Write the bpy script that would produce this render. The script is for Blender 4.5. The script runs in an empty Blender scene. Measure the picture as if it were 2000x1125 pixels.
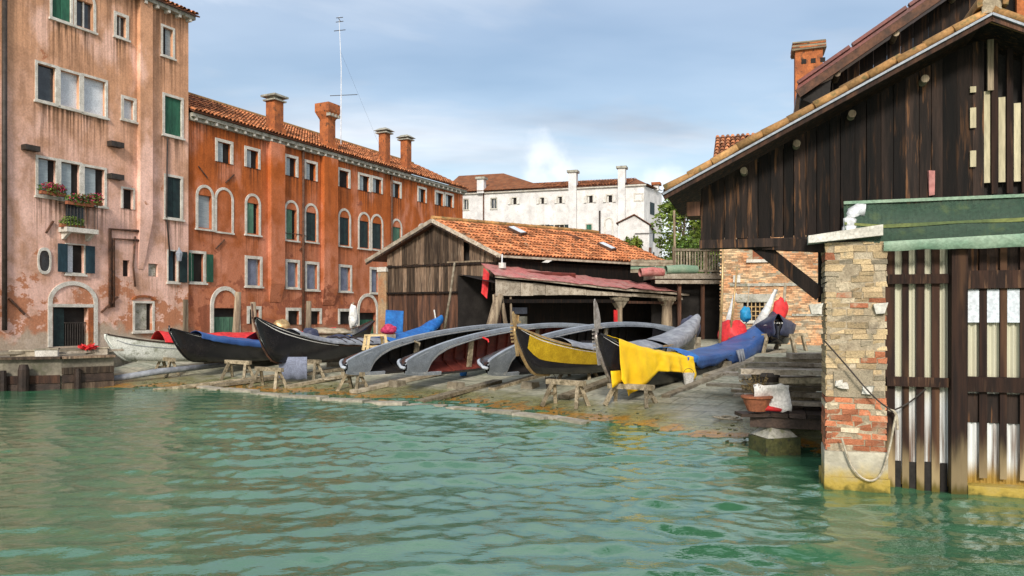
import bpy, math, random
import numpy as np
from mathutils import Vector, Matrix, noise
random.seed(7)
R = math.radians
S = bpy.context.scene
C = S.collection
# ------------------------------------------------------------------ camera, sky, sun, exposure
HC, H, F = 2.3, 614.0, 1500.0           # eye height, horizon row, focal length in photo pixels
cam_d = bpy.data.cameras.new('camera'); cam = bpy.data.objects.new('camera', cam_d); C.objects.link(cam)
cam.location = (0, 0, HC); cam.rotation_euler = (R(90), 0, 0)
cam_d.sensor_width = 36; cam_d.lens = 27.0; cam_d.shift_y = (H-562.5)/2000; cam_d.clip_end = 3000; cam_d.clip_start = .05
S.camera = cam
SUN = Vector((-.10, -.82, .50)).normalized()
wd = bpy.data.worlds.new('World'); S.world = wd; wd.use_nodes = True
def world():
    nt = wd.node_tree; N = nt.nodes; L = nt.links; N.clear()
    def n(t, **k):
        o = N.new(t)
        for a, b in k.items(): setattr(o, a, b)
        return o
    out = n('ShaderNodeOutputWorld')
    sky = n('ShaderNodeTexSky', sky_type='NISHITA', sun_disc=False)
    sky.sun_elevation = math.asin(SUN.z); sky.sun_rotation = math.atan2(SUN.x, SUN.y)
    sky.air_density = 1.2; sky.dust_density = 2.0; sky.ozone_density = 1.5
    b1 = n('ShaderNodeBackground'); b1.inputs[1].default_value = .075
    L.new(sky.outputs[0], b1.inputs[0])
    tc = n('ShaderNodeTexCoord'); sep = n('ShaderNodeSeparateXYZ'); L.new(tc.outputs['Generated'], sep.inputs[0])
    ad = n('ShaderNodeMath', operation='ADD'); ad.inputs[1].default_value = .16; L.new(sep.outputs[2], ad.inputs[0])
    mx = n('ShaderNodeMath', operation='MAXIMUM'); mx.inputs[1].default_value = .05; L.new(ad.outputs[0], mx.inputs[0])
    dx = n('ShaderNodeMath', operation='DIVIDE'); L.new(sep.outputs[0], dx.inputs[0]); L.new(mx.outputs[0], dx.inputs[1])
    dy = n('ShaderNodeMath', operation='DIVIDE'); L.new(sep.outputs[1], dy.inputs[0]); L.new(mx.outputs[0], dy.inputs[1])
    cb = n('ShaderNodeCombineXYZ'); L.new(dx.outputs[0], cb.inputs[0]); L.new(dy.outputs[0], cb.inputs[1])
    cb.inputs[2].default_value = 3.1
    mp = n('ShaderNodeMapping'); mp.inputs['Rotation'].default_value = (0, 0, R(-24)); mp.inputs['Scale'].default_value = (.42, .8, 1)
    L.new(cb.outputs[0], mp.inputs[0])
    nz = n('ShaderNodeTexNoise'); nz.inputs['Scale'].default_value = 1.7; nz.inputs['Detail'].default_value = 10; nz.inputs['Roughness'].default_value = .54
    nz.inputs['Distortion'].default_value = .6
    L.new(mp.outputs[0], nz.inputs[0])
    rp = n('ShaderNodeValToRGB'); rp.color_ramp.elements[0].position = .42; rp.color_ramp.elements[1].position = .64
    rp.color_ramp.elements[0].color = (.25,)*3+(1,); rp.color_ramp.elements[1].color = (.96,)*3+(1,)
    L.new(nz.outputs[0], rp.inputs[0])
    nz2 = n('ShaderNodeTexNoise'); nz2.inputs['Scale'].default_value = 1.1; nz2.inputs['Detail'].default_value = 5
    L.new(mp.outputs[0], nz2.inputs[0])
    cr = n('ShaderNodeValToRGB'); cr.color_ramp.elements[0].position = .38; cr.color_ramp.elements[1].position = .62
    cr.color_ramp.elements[0].color = (.215, .26, .335, 1); cr.color_ramp.elements[1].color = (.88, .90, .93, 1)
    L.new(nz2.outputs[0], cr.inputs[0])
    b2 = n('ShaderNodeBackground'); b2.inputs[1].default_value = CLOUD; L.new(cr.outputs[0], b2.inputs[0])
    ms = n('ShaderNodeMixShader'); L.new(rp.outputs[0], ms.inputs[0]); L.new(b1.outputs[0], ms.inputs[1]); L.new(b2.outputs[0], ms.inputs[2])
    # two small cumulus heads low over the roofs
    fin = ms.outputs[0]
    for (d, rad) in (((.042, 1, .212), .052), ((.028, 1, .182), .05), ((.062, 1, .185), .045), ((.20, 1, .165), .05), ((.175, 1, .15), .045)):
        v = Vector(d).normalized(); nzp = n('ShaderNodeTexNoise'); nzp.inputs['Scale'].default_value = 26; nzp.inputs['Detail'].default_value = 6; L.new(tc.outputs['Generated'], nzp.inputs[0])
        ds = n('ShaderNodeVectorMath', operation='DISTANCE'); ds.inputs[1].default_value = v; L.new(tc.outputs['Generated'], ds.inputs[0])
        a1 = n('ShaderNodeMath', operation='MULTIPLY_ADD'); a1.inputs[1].default_value = .055; L.new(nzp.outputs[0], a1.inputs[0]); L.new(ds.outputs['Value'], a1.inputs[2])
        mr = n('ShaderNodeMapRange'); mr.interpolation_type = 'SMOOTHSTEP'; mr.inputs[1].default_value = rad+.012; mr.inputs[2].default_value = rad-.016; mr.inputs[3].default_value = 0; mr.inputs[4].default_value = .5; L.new(a1.outputs[0], mr.inputs[0])
        bb = n('ShaderNodeBackground'); bb.inputs[0].default_value = (.80, .82, .85, 1); bb.inputs[1].default_value = .74
        m3 = n('ShaderNodeMixShader'); L.new(mr.outputs[0], m3.inputs[0]); L.new(fin, m3.inputs[1]); L.new(bb.outputs[0], m3.inputs[2]); fin = m3.outputs[0]
    L.new(fin, out.inputs[0])
CLOUD = .72
world()
sl = bpy.data.lights.new('sun', 'SUN'); sl.energy = 1.8; sl.angle = R(11); sl.color = (1, .94, .85)
so = bpy.data.objects.new('sun', sl); C.objects.link(so); so.rotation_euler = SUN.to_track_quat('Z', 'Y').to_euler()
S.view_settings.view_transform = 'Standard'; S.view_settings.look = 'None'; S.view_settings.gamma = 1
S.view_settings.exposure = 1.1
S.render.engine = 'CYCLES'

# ------------------------------------------------------------------ helpers
def W(x, y, Y): return Vector(((x-1000)/F*Y, Y, HC-(y-H)/F*Y))
class Fac:                               # a vertical building front: origin and direction on plan
    def __init__(s, ox, oy, dx, dy):
        l = math.hypot(dx, dy); s.o = (ox, oy); s.d = (dx/l, dy/l)
    def at(s, x, y):
        r = (x-1000)/F; t = (r*s.o[1]-s.o[0])/(s.d[0]-r*s.d[1]); Y = s.o[1]+s.d[1]*t
        return t, HC-(y-H)/F*Y
    def t(s, x): return s.at(x, 0)[0]
    def rect(s, x0, x1, y0, y1):         # width from the columns, height at the middle column
        a, b = s.t(x0), s.t(x1); xm = (x0+x1)/2
        return a, b, s.at(xm, y1)[1], s.at(xm, y0)[1]
    def root(s, name):
        o = bpy.data.objects.new(name, None); C.objects.link(o); o.empty_display_size = .2
        o.location = (s.o[0], s.o[1], 0); o.rotation_euler = (0, 0, math.atan2(s.d[1], s.d[0])); return o
def tag(o, label=None, cat=None, group=None, kind=None):
    if label: o['label'] = label
    if cat: o['category'] = cat
    if group: o['group'] = group
    if kind: o['kind'] = kind
    return o
def empty(name, loc=(0, 0, 0), rz=0, label=None, cat=None, group=None):
    o = bpy.data.objects.new(name, None); C.objects.link(o); o.location = loc; o.rotation_euler = (0, 0, rz); o.empty_display_size = .2
    return tag(o, label, cat, group)
class MB:
    def __init__(s): s.v = []; s.f = []; s.a = []; s.cur = 0.0
    def add(s, vs, fs):
        b = len(s.v); s.v += [tuple(v) for v in vs]; s.a += [s.cur]*len(vs)
        s.f += [tuple(i+b for i in f) for f in fs]; return s
    def hexa(s, p):                      # p: 4 bottom then 4 top corners
        return s.add(p, [(3,2,1,0),(4,5,6,7),(0,1,5,4),(1,2,6,5),(2,3,7,6),(3,0,4,7)])
    def box(s, x0, x1, y0, y1, z0, z1, j=0):
        q = lambda: random.uniform(-j, j) if j else 0
        return s.hexa([(x+q(), y+q(), z+q()) for z in (z0, z1) for x, y in ((x0,y0),(x1,y0),(x1,y1),(x0,y1))])
    def beam(s, a, b, w, h=None, up=(0, 0, 1)):
        h = h or w; a = Vector(a); b = Vector(b); d = (b-a).normalized(); up = Vector(up)
        if abs(d.dot(up)) > .97: up = Vector((0, 1, 0))
        x = d.cross(up).normalized()*w/2; z = x.normalized().cross(d)*h/2
        return s.hexa([a-x-z, a+x-z, b+x-z, b-x-z, a-x+z, a+x+z, b+x+z, b-x+z])
    def tube(s, pts, r, n=8, cap=True):
        pts = [Vector(p) for p in pts]; rr = r if isinstance(r, (list, tuple)) else [r]*len(pts); vs = []; fs = []
        for i, p in enumerate(pts):
            d = (pts[min(i+1, len(pts)-1)]-pts[max(i-1, 0)]).normalized()
            u = Vector((0, 0, 1)) if abs(d.z) < .9 else Vector((0, 1, 0))
            x = d.cross(u).normalized(); y = x.cross(d)
            for k in range(n):
                a = 2*math.pi*k/n; vs.append(p+(x*math.cos(a)+y*math.sin(a))*rr[i])
        for i in range(len(pts)-1):
            for k in range(n): fs.append((i*n+k, i*n+(k+1) % n, (i+1)*n+(k+1) % n, (i+1)*n+k))
        if cap: fs += [tuple(range(n))[::-1], tuple((len(pts)-1)*n+k for k in range(n))]
        return s.add(vs, fs)
    def grid(s, P):                      # P: rows of points
        m = len(P[0]); vs = [p for r in P for p in r]
        return s.add(vs, [(i*m+j, i*m+j+1, (i+1)*m+j+1, (i+1)*m+j) for i in range(len(P)-1) for j in range(m-1)])
    def prism(s, poly, y0, y1):          # poly in x,z
        n = len(poly); vs = [(x, y0, z) for x, z in poly]+[(x, y1, z) for x, z in poly]
        return s.add(vs, [tuple(range(n)), tuple(range(2*n-1, n-1, -1))]+[(i, n+i, n+(i+1) % n, (i+1) % n) for i in range(n)])
    def band(s, a, b, y0, y1, closed=False):   # ribbon between two x,z outlines, given depth
        n = len(a); vs = [(x, y0, z) for x, z in a]+[(x, y0, z) for x, z in b]+[(x, y1, z) for x, z in a]+[(x, y1, z) for x, z in b]; fs = []
        for i in range(n if closed else n-1):
            j = (i+1) % n
            fs += [(i, j, n+j, n+i), (2*n+i, 3*n+i, 3*n+j, 2*n+j), (i, 2*n+i, 2*n+j, j), (n+i, n+j, 3*n+j, 3*n+i)]
        if not closed: fs += [(0, n, 3*n, 2*n), (n-1, 3*n-1, 4*n-1, 2*n-1)]
        return s.add(vs, fs)
    def build(s, name, m, parent=None, smooth=False, attr=False, kind=None):
        me = bpy.data.meshes.new(name); me.from_pydata(s.v, [], s.f); me.update()
        if attr:
            at = me.attributes.new('rnd', 'FLOAT', 'POINT'); at.data.foreach_set('value', s.a)
        if smooth: me.polygons.foreach_set('use_smooth', [True]*len(me.polygons))
        me.materials.append(m); o = bpy.data.objects.new(name, me); C.objects.link(o)
        if parent: o.parent = parent
        if kind: o['kind'] = kind
        return o
def box(name, m, par, *a, j=0): return MB().box(*a, j=j).build(name, m, par)

def sm(pts, n=2):
    pts = [Vector(p) for p in pts]
    for _ in range(n):
        q = [pts[0]]
        for a, b in zip(pts, pts[1:]): q += [a*.75+b*.25, a*.25+b*.75]
        pts = q+[pts[-1]]
    return pts
# ------------------------------------------------------------------ materials
class NT:
    def __init__(s, name):
        s.m = bpy.data.materials.new(name); s.m.use_nodes = True; s.t = s.m.node_tree; s.N = s.t.nodes; s.b = s.N['Principled BSDF']
    def n(s, t, **k):
        o = s.N.new('ShaderNode'+t)
        for a, b in k.items(): setattr(o, a, b)
        return o
    def l(s, a, b): s.t.links.new(a, b)
    def coord(s, sc=(1, 1, 1), kind='pos'):
        g = s.n('NewGeometry').outputs['Position'] if kind == 'pos' else s.n('TexCoord').outputs['Object']
        mp = s.n('Mapping'); mp.inputs['Scale'].default_value = sc; s.l(g, mp.inputs[0]); return mp.outputs[0]
    def noise(s, sc=3, det=4, st=(1, 1, 1), kind='pos', rough=.55):
        z = s.n('TexNoise'); z.inputs['Scale'].default_value = sc; z.inputs['Detail'].default_value = det; z.inputs['Roughness'].default_value = rough
        s.l(s.coord(st, kind), z.inputs[0]); return z.outputs[0]
    def ramp(s, f, a, b, va=0., vb=1.):
        r = s.n('MapRange'); r.inputs[1].default_value = a; r.inputs[2].default_value = b; r.inputs[3].default_value = va; r.inputs[4].default_value = vb
        r.interpolation_type = 'SMOOTHSTEP'; s.l(f, r.inputs[0]); return r.outputs[0]
    def mix(s, f, a, b, mode='MIX'):
        x = s.n('Mix', data_type='RGBA', blend_type=mode)
        for i, v in ((0, f), (6, a), (7, b)):
            if hasattr(v, 'links'): s.l(v, x.inputs[i])
            else: x.inputs[i].default_value = v if i == 0 else tuple(v)+(1,)
        return x.outputs[2]
    def math(s, op, a, b):
        x = s.n('Math', operation=op)
        for i, v in ((0, a), (1, b)):
            if hasattr(v, 'links'): s.l(v, x.inputs[i])
            else: x.inputs[i].default_value = v
        return x.outputs[0]
    def rgb(s, f):
        c = s.n('CombineColor'); [s.l(f, c.inputs[i]) for i in range(3)]; return c.outputs[0]
    def bump(s, f, st, d=.02):
        b = s.n('Bump'); b.inputs['Strength'].default_value = st; b.inputs['Distance'].default_value = d; s.l(f, b.inputs['Height']); s.l(b.outputs[0], s.b.inputs['Normal'])
    def set(s, col=None, rough=.8, spec=.3, metal=0):
        if col is not None:
            if hasattr(col, 'links'): s.l(col, s.b.inputs['Base Color'])
            else: s.b.inputs['Base Color'].default_value = tuple(col)+(1,)
        s.b.inputs['Roughness'].default_value = rough; s.b.inputs['Specular IOR Level'].default_value = spec; s.b.inputs['Metallic'].default_value = metal
        return s.m
def mk(name, c1, c2=None, sc=3, st=(1, 1, 1), rough=.8, rnd=.0, bump=.25, bsc=25, spec=.25, lo=.35, hi=.65, attr=0, dirt=None, metal=0, kind='pos', bd=.02, fv=.2):
    t = NT(name); c2 = c2 or tuple(x*.7 for x in c1)
    col = t.mix(t.ramp(t.noise(sc, 6, st, kind), lo, hi), c1, c2)
    fine = t.noise(bsc, 5, st, kind)
    col = t.mix(1., col, t.rgb(t.ramp(fine, .3, .7, 1-fv*1.1, 1+fv*.8)), 'MULTIPLY')
    if dirt: col = t.mix(t.ramp(t.noise(sc*2.3, 5, st, kind), .54, .68), col, dirt)
    if rnd:
        oi = t.n('ObjectInfo'); col = t.mix(1., col, t.rgb(t.ramp(oi.outputs['Random'], 0, 1, 1-rnd, 1+rnd)), 'MULTIPLY')
    if attr:
        a = t.n('Attribute', attribute_name='rnd'); col = t.mix(1., col, t.rgb(t.ramp(a.outputs['Fac'], 0, 1, 1-attr, 1+attr)), 'MULTIPLY')
    if bump: t.bump(fine, bump, bd)
    return t.set(col, rough, spec, metal)
def wood(name, c1, c2, st=(1, 1, .08), sc=9, rnd=.35, dirt=None, rough=.85, bump=.5):
    return mk(name, c1, c2, sc=sc, st=st, rnd=rnd, bump=bump, bsc=45, rough=rough, dirt=dirt)
def plaster(name, upper, lower, z0, z1, brick, ground, zg, streak):
    t = NT(name)
    z = t.n('SeparateXYZ'); t.l(t.n('NewGeometry').outputs['Position'], z.inputs[0]); z = z.outputs[2]
    big = t.noise(.35, 5); mid = t.noise(1.3, 6); fine = t.noise(14, 6)
    zz = t.math('ADD', z, t.math('MULTIPLY', t.math('SUBTRACT', big, .5), 9.0))
    col = t.mix(t.ramp(zz, z0, z1), lower, upper)
    col = t.mix(t.ramp(mid, .40, .70, 0, .75), col, [x*.70 for x in upper])
    col = t.mix(t.ramp(t.noise(.8, 6, (1, 1, .5)), .50, .68, 0, .6), col, [min(1, x*1.25+.06) for x in lower])
    # flaked-off plaster with brick below, mostly low down
    zb = t.math('ADD', t.ramp(z, zg, zg+5.5, .17, -.05), t.noise(.9, 7, (1, 1, 1.3), rough=.65))
    col = t.mix(t.ramp(zb, .625, .645), col, brick)
    zq = t.math('ADD', t.ramp(z, zg, zg+1.6, .3, -.12), t.noise(.7, 5))
    col = t.mix(t.ramp(zq, .58, .74, 0, .8), col, ground)
    # drip streaks: thin and vertical, strongest under sills and the eaves
    st = t.noise(8.5, 4, (1, 1, .035)); st2 = t.noise(1.6, 4, (1, 1, .12))
    a = t.n('Attribute', attribute_name='rnd')
    g = t.math('MULTIPLY', a.outputs['Fac'], t.ramp(st, .43, .58))
    g2 = t.math('MULTIPLY', t.ramp(st2, .52, .74), .36)
    col = t.mix(t.math('MINIMUM', t.math('MAXIMUM', g, g2), .92), col, streak)
    col = t.mix(1., col, t.rgb(t.ramp(fine, .3, .7, .86, 1.1)), 'MULTIPLY')
    t.bump(t.math('ADD', mid, t.math('MULTIPLY', fine, .4)), .5, .05)
    return t.set(col, .92, .15)
class M: pass
M.peach = plaster('peach_plaster', (.63, .335, .195), (.72, .455, .37), 6.0, 13.5, (.46, .20, .11), (.42, .37, .29), 1.0, (.10, .055, .03))
M.orange = plaster('orange_plaster', (.44, .115, .028), (.47, .175, .095), 4.5, 10.0, (.30, .10, .055), (.31, .17, .11), 1.0, (.07, .03, .018))
M.white_wall = plaster('white_plaster', (.64, .625, .61), (.62, .595, .575), 5, 12, (.56, .51, .47), (.52, .48, .45), 1.0, (.47, .43, .41))
M.stone = mk('istrian_stone', (.62, .59, .53), (.46, .43, .37), sc=4, bsc=30, rough=.75)
M.stone_dark = mk('weathered_stone', (.40, .385, .33), (.24, .23, .19), sc=3, bsc=22, dirt=(.16, .16, .10))
M.glass = mk('window_glass', (.035, .045, .055), (.015, .02, .025), sc=2, rough=.12, bump=0, spec=.6)
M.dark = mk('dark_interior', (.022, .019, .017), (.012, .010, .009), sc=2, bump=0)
M.blind = mk('grey_blind_or_reflection', (.36, .42, .44), (.28, .33, .35), sc=2, st=(1, 1, 12), rough=.6)
M.white_frame = mk('white_painted_wood', (.66, .64, .60), (.50, .48, .44), sc=6, rough=.6)
M.green_sh = mk('green_shutter', (.03, .13, .075), (.02, .08, .05), sc=4, st=(1, 1, .2), rough=.6, rnd=.25)
M.green_pale = mk('faded_green_shutter', (.10, .21, .14), (.06, .14, .095), sc=4, st=(1, 1, .2), rough=.65, rnd=.2)
M.green_dk = mk('dark_green_shutter', (.016, .035, .035), (.01, .02, .022), sc=4, rough=.55, rnd=.2)
M.blue_sh = mk('blue_shutter', (.022, .05, .066), (.012, .028, .038), sc=4, st=(1, 1, .2), rough=.6)
M.tile = mk('terracotta_tile', (.52, .20, .085), (.36, .125, .05), sc=1.5, attr=.55, rough=.88, dirt=(.22, .13, .075), bsc=18)
M.tile_moss = mk('old_mossy_tile', (.45, .24, .09), (.30, .17, .07), sc=3, rnd=.3, rough=.9, dirt=(.14, .12, .05), bsc=30)
M.roof_bed = mk('roof_bed', (.16, .065, .035), (.09, .04, .025), sc=3)
M.brick_or = mk('orange_chimney_brick', (.42, .135, .045), (.26, .085, .035), sc=2, rough=.9, dirt=(.12, .055, .03))
M.metal_dk = mk('dark_metal', (.05, .04, .035), (.03, .025, .02), sc=6, rough=.55)
M.rust = mk('rusty_metal', (.13, .06, .035), (.06, .035, .025), sc=6, rough=.75)
M.zinc = mk('zinc_pipe', (.70, .71, .73), (.56, .57, .6), sc=5, rough=.4, spec=.5)
M.plank_mid = wood('grey_brown_plank', (.165, .11, .072), (.06, .04, .028), rnd=.6, dirt=(.20, .15, .105))
M.plank_low = wood('red_brown_plank', (.115, .055, .033), (.045, .026, .02), rnd=.4)
M.plank_dk = wood('tarred_plank', (.026, .016, .012), (.009, .0065, .0055), rnd=.75, dirt=(.085, .04, .018))
M.post = wood('weathered_post', (.30, .235, .16), (.15, .11, .075), rnd=.25, st=(1, 1, .1))
M.trestle = mk('trestle_wood', (.34, .28, .19), (.17, .135, .085), sc=7, rnd=.3, bump=.4, bsc=40, dirt=(.10, .085, .05))
M.board = mk('old_board', (.36, .31, .23), (.20, .165, .115), sc=5, rnd=.3, bump=.4, bsc=40)
M.slat = wood('slat_wood', (.040, .019, .012), (.016, .009, .007), rnd=.3, dirt=(.085, .045, .025))
M.fascia = mk('pale_fascia_board', (.46, .40, .32), (.30, .25, .19), sc=4, rnd=.18, bsc=30, dirt=(.2, .16, .12))
M.mortar = mk('mortar', (.40, .33, .23), (.27, .215, .145), sc=8, bump=.6, bsc=40)
M.brick_red = mk('red_brick', (.46, .165, .08), (.34, .12, .06), sc=1.9, rnd=.35, bsc=50, bump=.6, dirt=(.42, .30, .20))
M.brick_tan = mk('tan_brick', (.47, .35, .20), (.36, .26, .15), sc=1.9, rnd=.32, bsc=50, bump=.7, dirt=(.20, .17, .115))
M.brick_pale = mk('pale_brick', (.55, .46, .33), (.42, .34, .23), sc=1.9, rnd=.25, bsc=50, bump=.7, dirt=(.26, .21, .15))
M.brick_grey = mk('grey_brick', (.32, .265, .185), (.22, .185, .13), sc=1.9, rnd=.3, bsc=50, bump=.7)
M.brick_wall = mk('old_brick_wall', (.50, .235, .11), (.52, .36, .21), sc=1.2, attr=.35, bsc=14, bump=.5, dirt=(.36, .30, .21))
M.black = mk('black_boat_paint', (.010, .010, .013), (.016, .015, .018), sc=3, rough=.22, bump=0, spec=.55)
M.black_in = mk('black_boat_interior', (.012, .011, .011), (.022, .017, .014), sc=5, rough=.7, bump=.1)
M.maroon = mk('maroon_boat_interior', (.16, .035, .025), (.09, .022, .018), sc=3, rough=.45, bump=.1)
M.navy = mk('navy_boat_paint', (.015, .022, .06), (.01, .012, .03), sc=3, rough=.3, bump=0)
M.grey_hull = mk('grey_primer', (.26, .29, .33), (.205, .23, .265), sc=2.5, rough=.42, bump=.1, spec=.4)
M.grey_light = mk('light_grey_primer', (.40, .43, .47), (.30, .33, .37), sc=5, rough=.5, bump=.1)
M.pin = mk('white_line_paint', (.72, .70, .66), (.6, .58, .55), sc=5, rough=.5, bump=0)
M.white_hull = mk('off_white_hull', (.66, .67, .62), (.54, .56, .50), sc=2, rough=.5, bump=.1, dirt=(.30, .31, .25))
M.yellow = mk('yellow_boat_paint', (.50, .33, .02), (.38, .24, .015), sc=3, rough=.35, bump=.05)
M.yellow_tarp = mk('yellow_tarpaulin', (.84, .53, .012), (.76, .45, .012), sc=1.2, rough=.5, bump=.15, bsc=8, fv=.05)
M.blue_tarp = mk('blue_tarpaulin', (.04, .105, .29), (.028, .07, .21), sc=1.2, rough=.45, fv=.08, bump=.3, bsc=9, bd=.04)
M.blue_bright = mk('bright_blue_tarpaulin', (.025, .16, .47), (.02, .11, .36), sc=2, rough=.5, bump=.3, bsc=9, bd=.04)
M.cyan = mk('cyan_tarpaulin', (.02, .27, .50), (.02, .2, .4), sc=3, rough=.5, bsc=12, bd=.03)
M.red_tarp = mk('red_tarpaulin', (.62, .035, .035), (.48, .025, .03), sc=3, rough=.5, bsc=8, bd=.04)
M.pink_red = mk('faded_red_sheet', (.46, .15, .14), (.38, .20, .175), sc=1.5, rough=.6, bsc=10, dirt=(.24, .07, .06))
M.grey_tarp = mk('grey_tarpaulin', (.27, .285, .31), (.19, .20, .23), sc=2.5, rough=.55, bsc=7, bump=.4, bd=.04)
M.slate_cloth = mk('slate_cloth', (.19, .21, .28), (.14, .155, .21), sc=3, rough=.8)
M.dark_tarp = mk('dark_blue_cover', (.03, .035, .07), (.06, .065, .10), sc=3, rough=.5, bsc=9, bd=.04)
M.white_cloth = mk('white_cloth', (.72, .72, .70), (.58, .57, .54), sc=4, rough=.7, bsc=10, bd=.03)
M.cream = mk('cream_plastic', (.74, .56, .30), (.62, .46, .24), sc=4, rough=.5)
M.terracotta = mk('terracotta_pot', (.33, .115, .055), (.24, .085, .045), sc=8)
M.iron = mk('polished_iron', (.42, .38, .35), (.26, .22, .19), sc=7, rough=.38, metal=.5)
M.brass = mk('brass_iron', (.48, .34, .17), (.34, .22, .10), sc=6, rough=.4, metal=.4)
M.leaf = mk('leaf', (.055, .12, .02), (.13, .19, .03), sc=1.2, rough=.6, bump=0, attr=.5)
M.leaf_y = mk('yellow_green_leaf', (.17, .22, .03), (.10, .16, .03), sc=2, rough=.6, bump=0, attr=.4)
M.leaf_dry = mk('dry_leaf', (.17, .12, .05), (.10, .07, .03), sc=4, rough=.8, bump=0)
M.bark = mk('bark', (.16, .12, .085), (.08, .06, .045), sc=8, bump=.6)
M.flower = mk('pink_flower', (.52, .05, .12), (.30, .02, .06), sc=9, rough=.6, bump=0)
M.rope = mk('rope', (.48, .42, .32), (.34, .29, .21), sc=20)
M.net = mk('green_netting', (.028, .066, .040), (.042, .080, .052), sc=1.6, rough=.6, bump=.2, dirt=(.075, .115, .05), lo=.3, hi=.7)
M.net.node_tree.nodes['Principled BSDF'].inputs['Alpha'].default_value = .74
M.seam = mk('yellow_green_seam', (.15, .17, .05), (.08, .11, .04), sc=2, rough=.7)
M.net_pale = mk('pale_green_hem', (.16, .26, .18), (.24, .32, .23), sc=2, rough=.6)
def sheet_mat():
    t = NT('corrugated_pale_sheet')
    z = t.n('SeparateXYZ'); t.l(t.n('NewGeometry').outputs['Position'], z.inputs[0]); z = z.outputs[2]
    nz = t.math('MULTIPLY', t.math('SUBTRACT', t.noise(1.2, 4, (1, 1, .3)), .5), .7)
    col = t.mix(t.ramp(t.math('ADD', z, nz), 1.15, 1.45), (.62, .64, .63), (.50, .48, .36))
    st = t.noise(10, 4, (1, 1, .05))
    g = t.math('MULTIPLY', t.ramp(st, .42, .66), t.ramp(t.math('ADD', z, nz), 1.3, .55, .15, 1.))
    col = t.mix(g, col, (.13, .065, .03))
    col = t.mix(t.ramp(t.math('ADD', z, t.math('MULTIPLY', nz, .5)), .42, .12), col, (.30, .19, .04))
    t.bump(t.noise(20, 4), .2)
    return t.set(col, .55, .3)
M.sheet = sheet_mat()
M.cream_slat = mk('cream_slat', (.50, .44, .29), (.38, .33, .21), sc=3, st=(1, 1, .15), rough=.7)
def slat_mat():
    t = NT('water_stained_slat'); z = t.n('SeparateXYZ'); t.l(t.n('NewGeometry').outputs['Position'], z.inputs[0]); z = z.outputs[2]
    gr = t.noise(14, 6, (1, 1, .06)); col = t.mix(t.ramp(gr, .35, .65), (.045, .021, .013), (.016, .009, .007)); col = t.mix(t.ramp(t.noise(5, 5, (1, 1, .1)), .52, .68, 0, .7), col, (.11, .055, .028))
    zz = t.math('ADD', z, t.math('MULTIPLY', t.math('SUBTRACT', t.noise(5, 5, (1, 1, .15)), .5), 1.1))
    col = t.mix(t.ramp(zz, .75, .25, 0, .85), col, (.30, .225, .12)); col = t.mix(t.ramp(t.math('ADD', z, t.math('MULTIPLY', t.math('SUBTRACT', gr, .5), .3)), .16, .02), col, (.10, .075, .015))
    oi = t.n('ObjectInfo'); col = t.mix(1., col, t.rgb(t.ramp(oi.outputs['Random'], 0, 1, .7, 1.3)), 'MULTIPLY'); t.bump(gr, .5); return t.set(col, .85, .25)
M.slat_wet = slat_mat()
M.pane_white = mk('white_pane', (.62, .66, .70), (.52, .56, .6), sc=2, rough=.3, bump=0)
def algae_stone():
    t = NT('algae_stone')
    z = t.n('SeparateXYZ'); t.l(t.n('NewGeometry').outputs['Position'], z.inputs[0]); z = z.outputs[2]
    nz = t.noise(5, 6); col = t.mix(t.ramp(nz, .35, .65), (.50, .46, .36), (.34, .31, .24))
    zz = t.math('ADD', z, t.math('MULTIPLY', t.math('SUBTRACT', nz, .5), .5))
    col = t.mix(t.ramp(zz, .40, .08), col, (.36, .255, .05))
    col = t.mix(t.ramp(zz, .10, -.02), col, (.10, .085, .015))
    t.bump(t.noise(18, 6), .5, .03)
    return t.set(col, .8, .25)
M.algae = algae_stone()
M.algae_dark = mk('slimy_stone', (.045, .05, .02), (.09, .085, .03), sc=5, rough=.5, bump=.5, dirt=(.03, .03, .02))
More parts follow.
